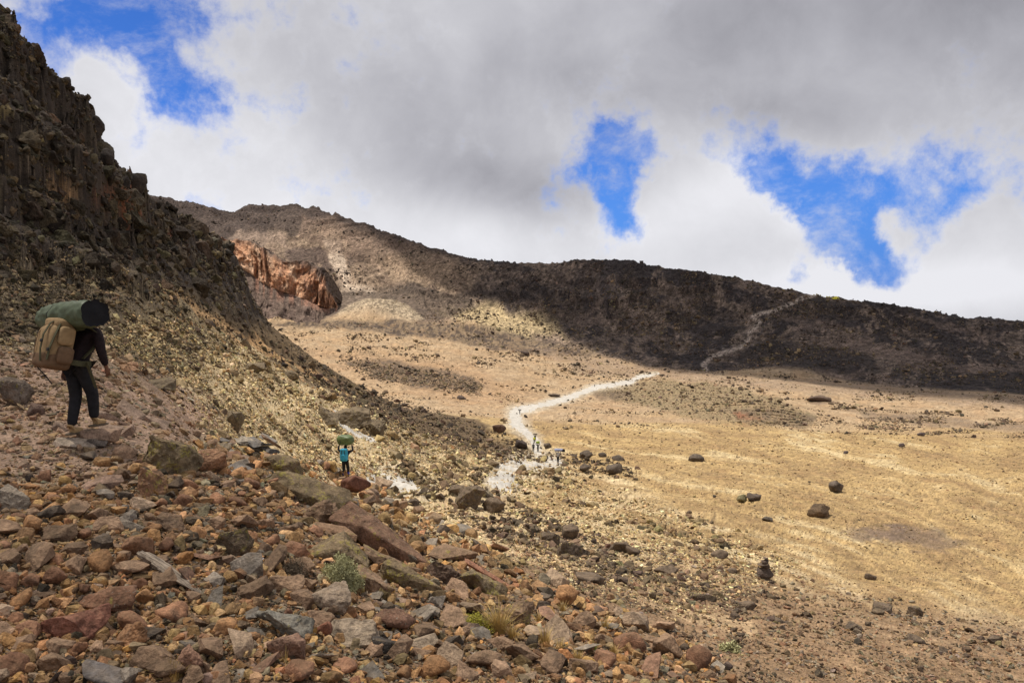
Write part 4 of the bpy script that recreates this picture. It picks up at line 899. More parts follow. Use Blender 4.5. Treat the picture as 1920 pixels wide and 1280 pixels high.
# boulders of the middle ground
for i, (x, y, w, h, k, l) in enumerate([
    (882, 936, 52, 40, 'block', "dark brown block below the upper trail patch, largest of its cluster"), (855, 925, 32, 26, 'block', "dark block on the left of the cluster below the trail patch"),
    (925, 950, 40, 30, 'rough', "dark rounded rock right of the cluster below the trail patch"), (1066, 998, 38, 36, 'rough', "rounded grey-brown boulder standing above the lichen-dark one"),
    (1076, 1032, 62, 34, 'block', "wide lichen-dark boulder above the sandy path"), (1032, 1012, 30, 24, 'block', "dark red-brown block left of the wide lichen-dark boulder"),
    (1165, 1026, 44, 26, 'rough', "dark lava boulder right of the wide lichen-dark boulder"), (1186, 1034, 28, 18, 'rough', "low dark lava stone touching the boulder on its left"),
    (1350, 1038, 36, 22, 'rough', "dark lava boulder uphill of the cairn"), (1372, 1070, 18, 14, 'rough', "small dark stone left of the cairn"),
    (1105, 1085, 62, 22, 'rough', "low dark lichen-spotted boulder on the sandy path's lower side"), (1028, 1082, 36, 20, 'rough', "dark stone left of the low lichen-spotted boulder"),
    (1105, 1118, 44, 28, 'rough', "dark brown rough boulder below the sandy path"), (1200, 1150, 38, 32, 'rough', "dark grey-brown boulder beside the dry grass tufts"),
    (1250, 1070, 50, 20, 'rough', "low dark lava boulder halfway between the path and the cairn"), (1310, 1120, 28, 18, 'block', "brown block below and left of the cairn"),
    (1400, 1135, 34, 18, 'rough', "dark stone below the cairn"), (1455, 1170, 56, 22, 'rough', "dark low boulder at the lower right, left of the long brown one"),
    (1630, 1226, 100, 34, 'rough', "longest brown boulder at the lower right with a grey end"), (1715, 1198, 40, 18, 'rough', "dark red-brown stone above the longest brown boulder"),
    (1745, 1228, 34, 20, 'rough', "brown stone right of the longest brown boulder"), (1600, 1175, 34, 16, 'block', "dark block above the longest brown boulder"),
    (1770, 1222, 24, 22, 'rough', "green-spotted stone at the lower right edge of the brown slope"), (1480, 1200, 26, 24, 'block', "upright dark stone between the two long boulders"),
    (1655, 1140, 40, 18, 'block', "pair-like dark blocks seen as one at the right, above the brown boulder"), (1720, 1145, 32, 22, 'block', "pointed dark block at the right side of the brown slope"),
    (1630, 1082, 26, 16, 'rough', "ochre-brown round stone at the edge of the pale band"), (1860, 1200, 28, 16, 'block', "dark block nearest the right edge of the slope"),
    (658, 788, 74, 44, 'block', "grey-brown outcrop block beside the thin light track above the second porter"), (700, 800, 44, 34, 'block', "dark outcrop block right of the thin light track"),
    (615, 780, 40, 40, 'block', "brown outcrop block left of the thin light track"), (478, 690, 40, 20, 'block', "dark block on the yellow scree left of the outcrop"),
    (440, 790, 30, 40, 'block', "upright dark rock at the top of the grey slab heap"), (300, 720, 56, 22, 'block', "dark overhanging ledge above the pink slabs"),
    (545, 705, 30, 20, 'block', "dark block near the tan chute")]):
    R(x, y, w, h, (i * 37) % 22 - 8, (.125, .092, .066) if y > 860 else (.17, .13, .085), M_lich2 if k == 'block' else M_rock, l, cat='boulder', name='boulder', kind=k, ymin=13)
for (x, y, w, h, l, c) in [(1535, 956, 46, 34, "largest round brown boulder alone on the golden slope", (.17, .115, .07)), (1568, 914, 30, 23, "dark round boulder uphill of the largest round one", (.13, .10, .08)),
    (1390, 935, 24, 17, "greenish boulder, left one of a touching pair", (.2, .17, .09)), (1413, 932, 30, 15, "dark long boulder, right one of a touching pair", (.12, .09, .07)),
    (1305, 860, 32, 17, "flat dark boulder alone on the golden slope above the pair", (.13, .10, .075)), (1152, 880, 30, 26, "round dark boulder, largest of the group right of the walkers", (.13, .10, .075)),
    (1098, 853, 27, 17, "dark boulder at the top left of the group right of the walkers", (.13, .10, .075)), (1160, 859, 27, 15, "low dark boulder above the round one right of the walkers", (.13, .10, .075)),
    (1095, 878, 24, 17, "double-humped dark boulder nearest the last walker", (.13, .10, .075)), (1129, 853, 16, 11, "small dark boulder between two larger ones right of the walkers", (.13, .10, .075)),
    (935, 804, 27, 20, "dark red boulder left of the white trail's bend", (.14, .085, .06)), (977, 833, 24, 22, "very dark boulder left of the two close walkers", (.08, .06, .05)),
    (1026, 836, 16, 13, "small dark boulder right of the green-sack walker", (.13, .10, .075)), (1440, 973, 20, 10, "small grey stone below the pair of touching boulders", (.16, .13, .10)),
    (1292, 960, 11, 8, "small brown stone left of the touching pair on the slope", (.17, .12, .08)), (1340, 930, 8, 6, "tiny dark stone up and left of the touching pair", (.12, .1, .08)),
    (1040, 741, 26, 7, "flat dark rock alone above the far white trail", (.12, .09, .07)), (1728, 814, 16, 10, "dark boulder on the right part of the valley floor", (.12, .09, .08)),
    (1690, 835, 12, 9, "dark boulder left of its twin on the right valley floor", (.12, .09, .08)), (1585, 848, 10, 8, "small dark boulder at the edge of the golden slope", (.12, .09, .08)),
    (985, 662, 17, 12, "dark humped boulder alone in the upper valley", (.11, .08, .065)), (865, 745, 18, 10, "dark boulder below the black lava patch", (.11, .08, .065)),
    (1535, 748, 50, 14, "wide brown rock mound with a red hollow in the valley", (.16, .11, .08))]:
    R(x, y, w, h, 4, c, M_far, l, cat='boulder', name='boulder', kind='rough', ymin=40)
# crags standing on the left skyline
for (x, y, w, h, l) in [(181, 240, 24, 52, "tall rock pinnacle on the left skyline, highest of the knobs"), (203, 300, 22, 40, "rounded rock knob on the left skyline below the tall pinnacle"),
                        (256, 354, 24, 56, "pillar-like rock knob at the low end of the left crags"), (122, 158, 26, 26, "rock knob high on the left skyline"), (70, 110, 26, 30, "topmost rock knob near the upper left corner"),
                        (236, 345, 24, 30, "broad rock knob beside the pillar-like one")]:
    R(x, y, w, h, 8, (.055, .043, .036), M_far, l, cat='crag', name='crag', kind='rough', ymin=45, ymax=110)

# --- countable rubble stones of the foreground
ZN = []
def near_label(px, py, w, col, shape):
    L = sorted(HERO, key=lambda h: (h[0] - px) ** 2 + ((h[1] - py) * 1.3) ** 2)[0]
    dx, dy = px - L[0], (py - L[1]) * 1.3
    side = ("right of" if dx > 0 else "left of") if abs(dx) > abs(dy) else ("below" if dy > 0 else "above")
    dist = math.hypot(dx, dy); far = "just " if dist < 70 else ""
    size = "small" if w < 30 else ("mid-sized" if w < 44 else "large")
    return f"{size} {col} {shape} {far}{side} {L[2]}"
KINDS = [("rust-red", "rough stone", [(.33, .17, .095), (.28, .145, .085)], 'r', 3.5), ("brown", "angular stone", [(.25, .16, .10), (.32, .205, .13)], 'b', 7), ("orange", "rough stone", [(.42, .22, .10)], 'r', 1.2),
         ("grey", "angular stone", [(.24, .20, .16)], 'b', 1.4), ("grey", "flat slab", [(.28, .235, .185), (.21, .185, .155)], 's', 2.2), ("dark", "lava stone", [(.11, .085, .065)], 'b', 1.2), ("tan", "angular stone", [(.38, .27, .18)], 'b', 1.3), ("red-brown", "flat slab", [(.30, .17, .11)], 's', 1.6)]
PR = {'r': [rock_shape(3, 600 + i, 16, .8, .10) for i in range(9)], 'b': [hull(640 + i, 14, (1, .85, .62), 3, .10, .7) for i in range(12)], 's': [hull(680 + i, 11, (1, .75, .17), 2, .05, .85) for i in range(9)]}
PRM = {k: [mesh_np({'r': 'rough_stone', 'b': 'angular_stone', 's': 'flat_stone'}[k], v, f, M_rock, smooth=(k == 'r'), link=False) for v, f in L] for k, L in PR.items()}
placed = [(h[0], h[1], max(h[3], h[4]) * .42) for h in HERO]
placed += [(645, 1072, 40)]
gr = np.random.default_rng(42); NIND = 270; cand = gr.choice(len(vpx), 60000, p=(varea * wfg * (1 - .8 * trod)) / (varea * wfg * (1 - .8 * trod)).sum())
kw = np.array([k[4] for k in KINDS]); kw = kw / kw.sum(); cnt = 0; usedlab = {}
sizes = np.sort(14 + 23 * gr.random(NIND) ** 1.7)[::-1]
ci = 0
for s in sizes:
    while ci < len(cand):
        k = cand[ci]; ci += 1
        x, y = vpx[k], vpy[k]
        if y > 1275 or x < -5: continue
        s2 = s * (0.6 + .4 * ss(np.array(vpy[k]), 900, 1100))
        if all((x - a) ** 2 + ((y - b) * 1.25) ** 2 > (r + s2 * .7) ** 2 for a, b, r in placed): break
    else: break
    placed.append((x, y, s2 * .8)); kd = KINDS[gr.choice(len(KINDS), p=kw)]
    if x < 330 and kd[3] == 's': kd = KINDS[gr.integers(0, 2)]
    me = PRM[kd[3]][gr.integers(0, len(PRM[kd[3]]))]
    o = bpy.data.objects.new({'r': 'rough_stone', 'b': 'stone', 's': 'flat_stone'}[kd[3]], me); COL.objects.link(o)
    Y = vY[k]; S_ = s2 * Y / F; X = vX[k]; Z = H(X, Y)
    o.scale = (S_ * gr.uniform(.85, 1.2), S_ * gr.uniform(.8, 1.1), S_ * gr.uniform(.8, 1.15)); o.location = (X, Y, Z + S_ * (.35 if kd[3] != 's' else .25))
    o.rotation_euler = (gr.normal(0, .3) + .15, gr.normal(0, .3) + .15, gr.uniform(0, 6.28))
    c = np.array(kd[2][gr.integers(0, len(kd[2]))]) * gr.uniform(.62, 1.12); o.color = (*c, 1)
    tag(o, near_label(x, y, s2 * 2, kd[0], kd[1]), 'stone', 'stones of the foreground rubble')
    cnt += 1
import collections
dd = collections.defaultdict(list)
for o in bpy.data.objects:
    if o.get('group') == 'stones of the foreground rubble': dd[o['label']].append(o)
for l, L in dd.items():
    if len(L) > 1:
        L.sort(key=lambda o: o.location.x / o.location.y); N = ['', '', 'two', 'three', 'four', 'five', 'six', 'seven', 'eight', 'nine'][min(len(L), 9)]
        for i, o in enumerate(L): o['label'] = l + ', ' + ('leftmost' if i == 0 else 'rightmost' if i == len(L) - 1 else ['', 'second', 'third', 'fourth', 'fifth', 'sixth', 'seventh', 'eighth', 'ninth'][min(i, 8)]) + ' of ' + N
print('individual stones', cnt, 'heroes', len(bpy.data.objects))
# --- flat splintered slabs heaped between the lichen boulders
gr2 = np.random.default_rng(5)
for i in range(34):
    x = gr2.uniform(405, 515); y = gr2.uniform(820, 905)
    if i > 26: x = gr2.uniform(700, 800); y = gr2.uniform(1120, 1145)
    R(x, y, gr2.uniform(24, 48), gr2.uniform(4, 8), gr2.uniform(0, 38), [(.22, .2, .18), (.15, .14, .13), (.3, .26, .21), (.33, .22, .15)][i % 4], M_rock,
      "thin grey broken slab in the heap right of the wedge-shaped lichen boulder" if i <= 26 else "thin grey broken slab in the litter below the broad lichen slab", cat='slab', name='rock_slab', kind='slab', depth=gr2.uniform(16, 34), spin=gr2.uniform(-50, 50),
      group='slabs heaped beside the lichen boulder' if i <= 26 else 'slab litter below the broad lichen slab', seed=int(900 + i), ymax=25)

# --- cairn
x0, y0, z0 = locate(1434, 1084, 13)
ca = empty('cairn', (x0, y0, z0)); tag(ca, "small stone cairn stacked on a dark boulder on the brown slope", 'cairn'); k = y0 / F
zz = 0
for i, (w, h) in enumerate([(34, 24), (24, 10), (17, 7), (12, 5)]):
    v, f = rock_shape(3, 800 + i, 14, 1, .08); v = v / np.abs(v).max(0) * np.array((w, w * .9, h)) / 2 * k; v[:, 2] += zz + h / 2 * k * .9; zz += h * k * .92; v[:, 0] += (0, -1, 1, 0)[i] * k
    mesh_np('base_stone' if i == 0 else 'stacked_stone', v, f, M_rock, np.tile((.085, .062, .05), (len(v), 1)), parent=ca)

# ------------------------------------------------------------------ the orange cliff across the valley
def orange_cliff():
    nu, nv = 260, 150
    us = np.linspace(0, 1, nu); vs = np.linspace(0, 1, nv)
    top = np.array([(395, 440), (430, 450), (470, 453), (490, 462), (503, 474), (535, 488), (580, 492), (602, 502), (612, 520), (620, 545), (630, 566), (634, 573)], float)
    bot = np.array([(395, 470), (430, 487), (470, 512), (490, 528), (503, 536), (535, 548), (560, 556), (590, 568), (600, 574), (612, 577), (625, 577), (634, 576)], float)
    tp = np.stack([np.interp(us, np.linspace(0, 1, len(top)), top[:, i]) for i in (0, 1)], 1); bp = np.stack([np.interp(us, np.linspace(0, 1, len(bot)), bot[:, i]) for i in (0, 1)], 1)
    V = np.zeros((nv, nu, 3)); Cc = np.zeros((nv, nu, 3))
    UU, VV = np.meshgrid(us, vs)
    W0 = .24; tal = np.clip(VV / W0, 0, 1); face = np.clip((VV - W0) / .5, 0, 1); back = np.clip((VV - W0 - .5) / (.5 - W0), 0, 1)
    px = bp[None, :, 0] * (1 - face) + tp[None, :, 0] * face; py = bp[None, :, 1] * (1 - face) + tp[None, :, 1] * face
    env = np.sin(np.clip(UU, 0, 1) * pi) ** .6
    Yb = 1085 - 60 * env; Y = Yb + 34 * face ** 1.5
    rib = ridg(UU * 11 + .3 * face + fbm(UU * 6, face * 2, 2, 703) * .8, face * .7, 4, 701, .5)
    on = (VV >= W0)
    Y = Y - on * ((rib - .4) * 40 * np.sin(pi * np.clip(face * .86 + .12, 0, 1)) + fbm(UU * 30, face * 2.4, 4, 705) * 26)
    pyt = 612 * (1 - tal) + bp[None, :, 1] * tal; Yt = (Yb - 75) * (1 - tal) + Yb * tal
    py = np.where(on, py, pyt + fbm(UU * 18, VV * 14, 4, 719) * 14 * np.sin(pi * tal)); Y = np.where(on, Y, Yt + (fbm(UU * 30, VV * 20, 4, 721)) * 20 * np.sin(pi * tal))
    a, b, c = ray(px, py); X = a / b * Y; Z = EYE + c / b * Y
    Y = Y + back * 130; Z = Z - back ** 2 * 45 + (fbm(UU * 30, VV * 30, 4, 709) * 7) * (back > 0) + (fbm(UU * 50, UU * 3, 3, 711) * 8) * np.exp(-((face - 1) / .12) ** 2) * on
    n = fbm(UU * 26 + face * .6, face * 1.2, 4, 713) * 2.6; n2 = fbm(UU * 80, face * 6 + tal * 9, 4, 715) * 2.6
    C0 = np.zeros_like(V); C0[:] = (.46, .25, .145)
    C0 = lay(C0, ss(n, .05, .5) * .7, (.54, .37, .25)); C0 = lay(C0, ss(-n, .15, .5) * .6, (.32, .16, .10)); C0 = lay(C0, ss(n2, .2, .6) * .6, (.15, .095, .075))
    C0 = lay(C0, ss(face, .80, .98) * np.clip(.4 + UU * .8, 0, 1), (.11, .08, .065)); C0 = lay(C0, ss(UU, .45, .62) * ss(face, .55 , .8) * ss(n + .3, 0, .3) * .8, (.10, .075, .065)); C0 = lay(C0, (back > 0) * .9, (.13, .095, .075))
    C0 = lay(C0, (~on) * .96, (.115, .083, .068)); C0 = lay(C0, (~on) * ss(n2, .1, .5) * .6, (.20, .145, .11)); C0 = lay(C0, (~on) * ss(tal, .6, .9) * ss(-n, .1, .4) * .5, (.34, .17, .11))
    V[..., 0] = X; V[..., 1] = Y; V[..., 2] = Z
    idx = np.arange(nv * nu).reshape(nv, nu); q = np.stack([idx[:-1, :-1], idx[:-1, 1:], idx[1:, 1:], idx[1:, :-1]], -1).reshape(-1, 4)
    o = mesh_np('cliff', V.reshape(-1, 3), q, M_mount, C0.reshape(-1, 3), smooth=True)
    tag(o, "ribbed orange-red cliff face across the valley", 'cliff', kind='structure')
orange_cliff()

# ------------------------------------------------------------------ plants
def leaf_mat(name, col, var=.3):
    return plain_mat(name, col, .85, var, 14, .002, .1)
M_straw = leaf_mat("straw", (.46, .32, .12)); M_green = leaf_mat("green_grass", (.17, .2, .04)); M_shrub = leaf_mat("grey_green_leaves", (.38, .36, .19), .35); M_twig = leaf_mat("twigs", (.13, .10, .07)); M_moss = leaf_mat("yellow_cushion", (.34, .31, .05), .35)
def tuft(px, py, wpx, hpx, n, label, mat=None, seed=1, group=None):
    x, y, z = locate(px, py); k = y / F; g = np.random.default_rng(seed); V = []; Fc = []
    for i in range(n):
        a = g.uniform(0, 2 * pi); lean = abs(g.normal(0, .55)); L = hpx * k * g.uniform(.45, 1.1); w = .0028 + .0006 * k * F / 6
        r0 = wpx * k * .16 * g.random(); b = np.array([math.cos(a) * r0, math.sin(a) * r0, -.02]); d = np.array([math.cos(a), math.sin(a), 0]); pts = []
        for t in np.linspace(0, 1, 5): pts.append(b + d * lean * L * t ** 1.7 * .9 + np.array([0, 0, 1]) * L * (t - .25 * lean * t * t))
        side = np.array([-math.sin(a + g.uniform(-1, 1)), math.cos(a), 0]); o = len(V)
        for j, p in enumerate(pts): ww = w * (1 - j / 4.4); V += [p - side * ww, p + side * ww]
        for j in range(4): Fc.append((o + 2 * j, o + 2 * j + 1, o + 2 * j + 3, o + 2 * j + 2))
    o = mesh_np('grass_tuft', np.array(V), np.array(Fc), mat or M_straw); o.location = (x, y, z); tag(o, label, 'grass tuft', group or 'dry grass tufts in the rubble'); return o
tuft(935, 1188, 60, 70, 240, "largest golden grass tuft, beside the yellow moss left of the leaning slab", seed=1)
tuft(912, 1182, 40, 44, 110, "golden grass tuft left of the largest tuft", seed=11)
tuft(1022, 1212, 56, 44, 150, "golden grass tuft below the leaning dark-sided slab", seed=2)
tuft(1050, 1218, 40, 30, 80, "low straw tuft touching the tuft below the leaning slab", seed=3)
tuft(1055, 1148, 40, 26, 110, "short straw tuft right of the leaning dark-sided slab", seed=4)
tuft(1132, 1180, 44, 34, 120, "golden tuft furthest right, beside the dark grey-brown boulder", seed=5)
tuft(1114, 1216, 24, 20, 60, "small green grass tuft among the straw tufts", M_green, 6)
tuft(326, 1279, 62, 44, 130, "straw tuft at the bottom edge beside the pinkish wedge", seed=7)
tuft(318, 1268, 10, 74, 7, "few tall dry stalks rising at the bottom edge", seed=8)
tuft(735, 1110, 36, 16, 80, "reddish straw tuft below the slanting bedrock slabs", seed=9)
tuft(760, 1225, 30, 34, 60, "thin straw tuft beside the black lava stone", seed=10)
tuft(960, 1196, 46, 40, 120, "golden grass tuft at the right foot of the largest tuft", seed=31)
tuft(870, 1190, 30, 26, 70, "short golden tuft at the left of the yellow cushion plant", seed=32)
tuft(1085, 1240, 40, 30, 90, "straw tuft near the bottom edge below the green tuft", seed=33)
tuft(1150, 1225, 40, 26, 90, "straw tuft right of the green tuft", seed=34)
tuft(1010, 1165, 30, 24, 70, "straw tuft just right of the leaning dark slab", seed=35)
tuft(680, 1112, 30, 16, 60, "low straw tuft at the right foot of the grey-green shrub", seed=36)
tuft(182, 1045, 26, 24, 50, "sparse straw tuft left of the rough rust-red lava stone", seed=12)
tuft(535, 1240, 18, 40, 14, "thin dry stalks below the grey-topped slab", seed=13)
tuft(105, 1040, 20, 14, 60, "small dark green tuft among the stones at left", M_green, 14)
tuft(420, 1256, 40, 22, 60, "low straw tuft right of the pinkish wedge", seed=15)
def shrub(px, py, wpx, hpx, n, label, mat, seed, name='shrub', leaf=.010, hollow=.5):
    x, y, z = locate(px, py); k = y / F; g = np.random.default_rng(seed); Rr = wpx / 2 * k; Hh = hpx * k
    root = empty(name, (x, y, z - .02)); tag(root, label, name.replace('_', ' '))
    d = g.normal(size=(n, 3)); d[:, 2] = np.abs(d[:, 2]); d /= np.linalg.norm(d, axis=1)[:, None]; r = hollow + (1 - hollow) * g.random(n) ** .7
    lump = 1 + 1.1 * fbm3(d * 2.6 + seed, 3, seed)
    c = d * (r * lump)[:, None] * np.array((Rr, Rr * .9, Hh))
    m = 3; V = []; cn = np.repeat(c, m, 0); N = len(cn)
    cn = cn + g.normal(0, leaf * 1.1, (N, 3)); a = g.normal(size=(N, 3)); a /= np.linalg.norm(a, axis=1)[:, None]; b = np.cross(a, g.normal(size=(N, 3))); b /= np.linalg.norm(b, axis=1)[:, None]
    s = leaf * g.uniform(.6, 1.3, (N, 1)); V = np.stack([cn - a * s, cn + b * s * .45, cn + a * s, cn - b * s * .45], 1).reshape(-1, 3)
    q = np.arange(N * 4).reshape(-1, 4); mesh_np('foliage', V, q, mat, np.repeat(g.uniform(.6, 1.3, (N, 1)) * np.ones((1, 3)), 4, 0), parent=root)
    # stems
    V = []; Q = []
    for i in range(46):
        e = c[g.integers(0, n)] * .95; o = len(V); s0 = np.array([g.normal(0, Rr * .1), g.normal(0, Rr * .1), 0]); sd_ = np.array([.004, 0, 0]); sf = np.array([0, .004, 0])
        md = (s0 + e) / 2 + g.normal(0, Rr * .06, 3)
        for p, w in ((s0, 1.3), (md, .9), (e, .5)): V += [p - sd_ * w, p + sf * w, p + sd_ * w]
        for j in (0, 3):
            for t in range(3): Q.append((o + j + t, o + j + (t + 1) % 3, o + j + 3 + (t + 1) % 3, o + j + 3 + t))
    mesh_np('stems', np.array(V), np.array(Q), M_twig, parent=root)
    return root
shrub(644, 1100, 76, 66, 5200, "round grey-green shrub growing in front of the hump-backed lichen boulder", M_shrub, 21, leaf=.009)
shrub(548, 1075, 70, 34, 1500, "dark low twiggy shrub left of the grey-green one", M_twig, 22, leaf=.007, hollow=.2)
shrub(892, 1178, 66, 30, 2200, "yellow-green cushion plant beside the largest golden tuft", M_moss, 23, name='cushion_plant', leaf=.008)
shrub(1160, 1060, 16, 8, 300, "small pale cushion plant on the sandy slope right of the lichen-dark boulder", M_shrub, 25, name='cushion_plant', leaf=.02)
shrub(1370, 1222, 34, 18, 700, "grey-green low shrub on the brown slope at the lower right", M_shrub, 26, leaf=.018)
# weathered split log
def log():
    x, y, z = locate(322, 1092); k = y / F; root = empty('weathered_log', (x, y, z)); tag(root, "weathered grey split log lying slantwise in the foreground rubble", 'log')
    g = np.random.default_rng(9)
    for i, (L, off, w) in enumerate([(185, 0, 9), (150, -9, 6), (120, 8, 6), (90, 15, 4)]):
        n = 26; m = 9; V = []
        for a in range(n):
            t = a / (n - 1); rr = w * k * (.35 + .65 * math.sin(pi * min(1, t * 1.15 + .12)) ** .5) * (1 + .15 * math.sin(t * 9 + i))
            cx = (t - .5) * L * k + i * 6 * k; cz = off * k * .3 + math.sin(t * 5 + i) * 1.5 * k + .06; cy = -off * k * .9 + math.sin(t * 4) * 2 * k
            for b in range(m):
                th = b / m * 2 * pi; r = rr * (1 + .25 * math.sin(b * 2.3 + i * 2) + .1 * g.normal())
                V.append((cx, cy + math.cos(th) * r, cz + math.sin(th) * r * .8))
        q = [(a * m + b, a * m + (b + 1) % m, (a + 1) * m + (b + 1) % m, (a + 1) * m + b) for a in range(n - 1) for b in range(m)]
        mesh_np('splinter', np.array(V), np.array(q), M_log, parent=root)
    root.rotation_euler = (0, radians(20), radians(-22))
def wood_mat():
    m = bpy.data.materials.new("weathered_wood"); m.use_nodes = True; t = NT(m.node_tree); t.n.clear()
    co = t.node('ShaderNodeTexCoord').outputs['Object']; mp = t.node('ShaderNodeMapping'); mp.inputs['Scale'].default_value = (1.2, 22, 22); t.l.new(co, mp.inputs[0])
    n = t.noise(mp.outputs[0], 3, 6, .65); c = t.mix(t.sstep(n, .35, .65), (.10, .075, .055), (.38, .30, .22))
    b = t.node('ShaderNodeBump'); b.inputs['Distance'].default_value = .01; t.l.new(n, b.inputs['Height'])
    p = t.node('ShaderNodeBsdfPrincipled'); t.l.new(c, p.inputs['Base Color']); p.inputs['Roughness'].default_value = .9; t.l.new(b.outputs[0], p.inputs['Normal'])
    o = t.node('ShaderNodeOutputMaterial'); t.l.new(p.outputs[0], o.inputs[0]); return m
M_log = wood_mat(); log()
# crumpled white scrap
x0, y0, z0 = locate(488, 1052); v, f = rock_shape(3, 901, 10, .45, .14); k = y0 / F
o = mesh_np('paper_scrap', v * np.array((13, 9, 7)) * k, f, plain_mat("white_paper", (.78, .78, .8), .7, .05)); o.location = (x0, y0, z0 + 6 * k); tag(o, "crumpled white scrap of paper among the slabs", 'paper scrap')

# ------------------------------------------------------------------ people and their loads
M_skin = plain_mat("dark_skin", (.16, .075, .045), .55, .08, 20, .001, .35)
M_jack = plain_mat("maroon_black_cloth", (.018, .010, .011), .85, .3, 16, .012)
M_trou = plain_mat("black_cloth", (.016, .016, .019), .85, .3, 16, .012)
M_boot = plain_mat("tan_suede", (.36, .24, .12), .85, .15, 40, .004)
M_sole = plain_mat("dark_rubber", (.10, .075, .05), .8, .2, 40)
M_hair = plain_mat("black_hair", (.012, .010, .009), .9, .3, 60)
M_tan = plain_mat("tan_canvas", (.30, .20, .10), .85, .12, 22, .012)
M_brn = plain_mat("brown_canvas", (.15, .09, .05), .85, .15, 22, .01)
M_olv = plain_mat("olive_webbing", (.065, .06, .03), .8, .2, 60)
M_blk = plain_mat("black_webbing", (.02, .02, .02), .7, .2, 60)
M_grn = plain_mat("green_tarpaulin", (.075, .095, .050), .55, .14, 9, .03, .4)
M_cap = plain_mat("dark_lining", (.012, .012, .014), .9, .2, 9)
def skin_obj(name, joints, edges, mat, parent, sub=2, root=0):
    me = bpy.data.meshes.new(name + '_cage'); nm = list(joints); ix = {n: i for i, n in enumerate(nm)}
    me.from_pydata([joints[n][0] for n in nm], [(ix[a], ix[b]) for a, b in edges], [])
    o = bpy.data.objects.new(name, me); COL.objects.link(o)
    md = o.modifiers.new('skin', 'SKIN'); md.use_smooth_shade = True; md.branch_smoothing = .4
    sv = me.skin_vertices[0].data
    for i, n in enumerate(nm):
        r = joints[n][1]; sv[i].radius = (r, r) if not hasattr(r, '__len__') else r
    sv[root].use_root = True
    s2 = o.modifiers.new('sub', 'SUBSURF'); s2.levels = s2.render_levels = sub
    dg = bpy.context.evaluated_depsgraph_get(); dg.update(); ev = o.evaluated_get(dg); m2 = bpy.data.meshes.new_from_object(ev)
    o.modifiers.clear(); o.data = m2; m2.materials.clear(); m2.materials.append(mat); m2.name = name
    for p in m2.polygons: p.use_smooth = True
    bpy.data.meshes.remove(me)
    if parent: o.parent = parent
    return o
def supell(dims, e=.35, n=28, m=20, noise=.03, seed=1, e2=None):
    e2 = e2 or e
    th = np.linspace(-pi, pi, n, endpoint=False); ph = np.linspace(-pi / 2, pi / 2, m)
    T_, P_ = np.meshgrid(th, ph); sg = lambda w, p: np.sign(w) * np.abs(w) ** p
    V = np.stack([sg(np.cos(P_), e2) * sg(np.cos(T_), e), sg(np.cos(P_), e2) * sg(np.sin(T_), e), sg(np.sin(P_), e2)], -1).reshape(-1, 3)
    V = V * (1 + fbm3(V * 2.2 + seed, 3, seed)[:, None] * noise * 4) * np.array(dims) / 2
    i = np.arange(m * n).reshape(m, n); q = np.stack([i[:-1], np.roll(i[:-1], -1, 1), np.roll(i[1:], -1, 1), i[1:]], -1).reshape(-1, 4)
    return V, q
def bag(name, dims, mat, parent, loc=(0, 0, 0), rot=(0, 0, 0), **k):
    V, q = supell(dims, **k); A = np.array(Euler(rot).to_matrix()); V = V @ A.T + np.array(loc); return mesh_np(name, V, q, mat, smooth=True, parent=parent)
def band(name, pts, w, th, mat, parent, side=(1, 0, 0)):
    """a flat strap through points"""
    pts = [Vector(p) for p in pts]; V = []; n = len(pts); sd_ = Vector(side).normalized()
    for i, p in enumerate(pts):
        t = (pts[min(i + 1, n - 1)] - pts[max(i - 1, 0)]).normalized(); s_ = (sd_ - t * sd_.dot(t)).normalized(); u_ = t.cross(s_)
        for a, b in ((-1, -1), (1, -1), (1, 1), (-1, 1)): V.append(p + s_ * a * w / 2 + u_ * b * th / 2)
    q = [(4 * i + j, 4 * i + (j + 1) % 4, 4 * i + 4 + (j + 1) % 4, 4 * i + 4 + j) for i in range(n - 1) for j in range(4)] + [(0, 3, 2, 1), (4 * n - 4, 4 * n - 3, 4 * n - 2, 4 * n - 1)]
    return mesh_np(name, np.array([v[:] for v in V]), np.array(q), mat, parent=parent)
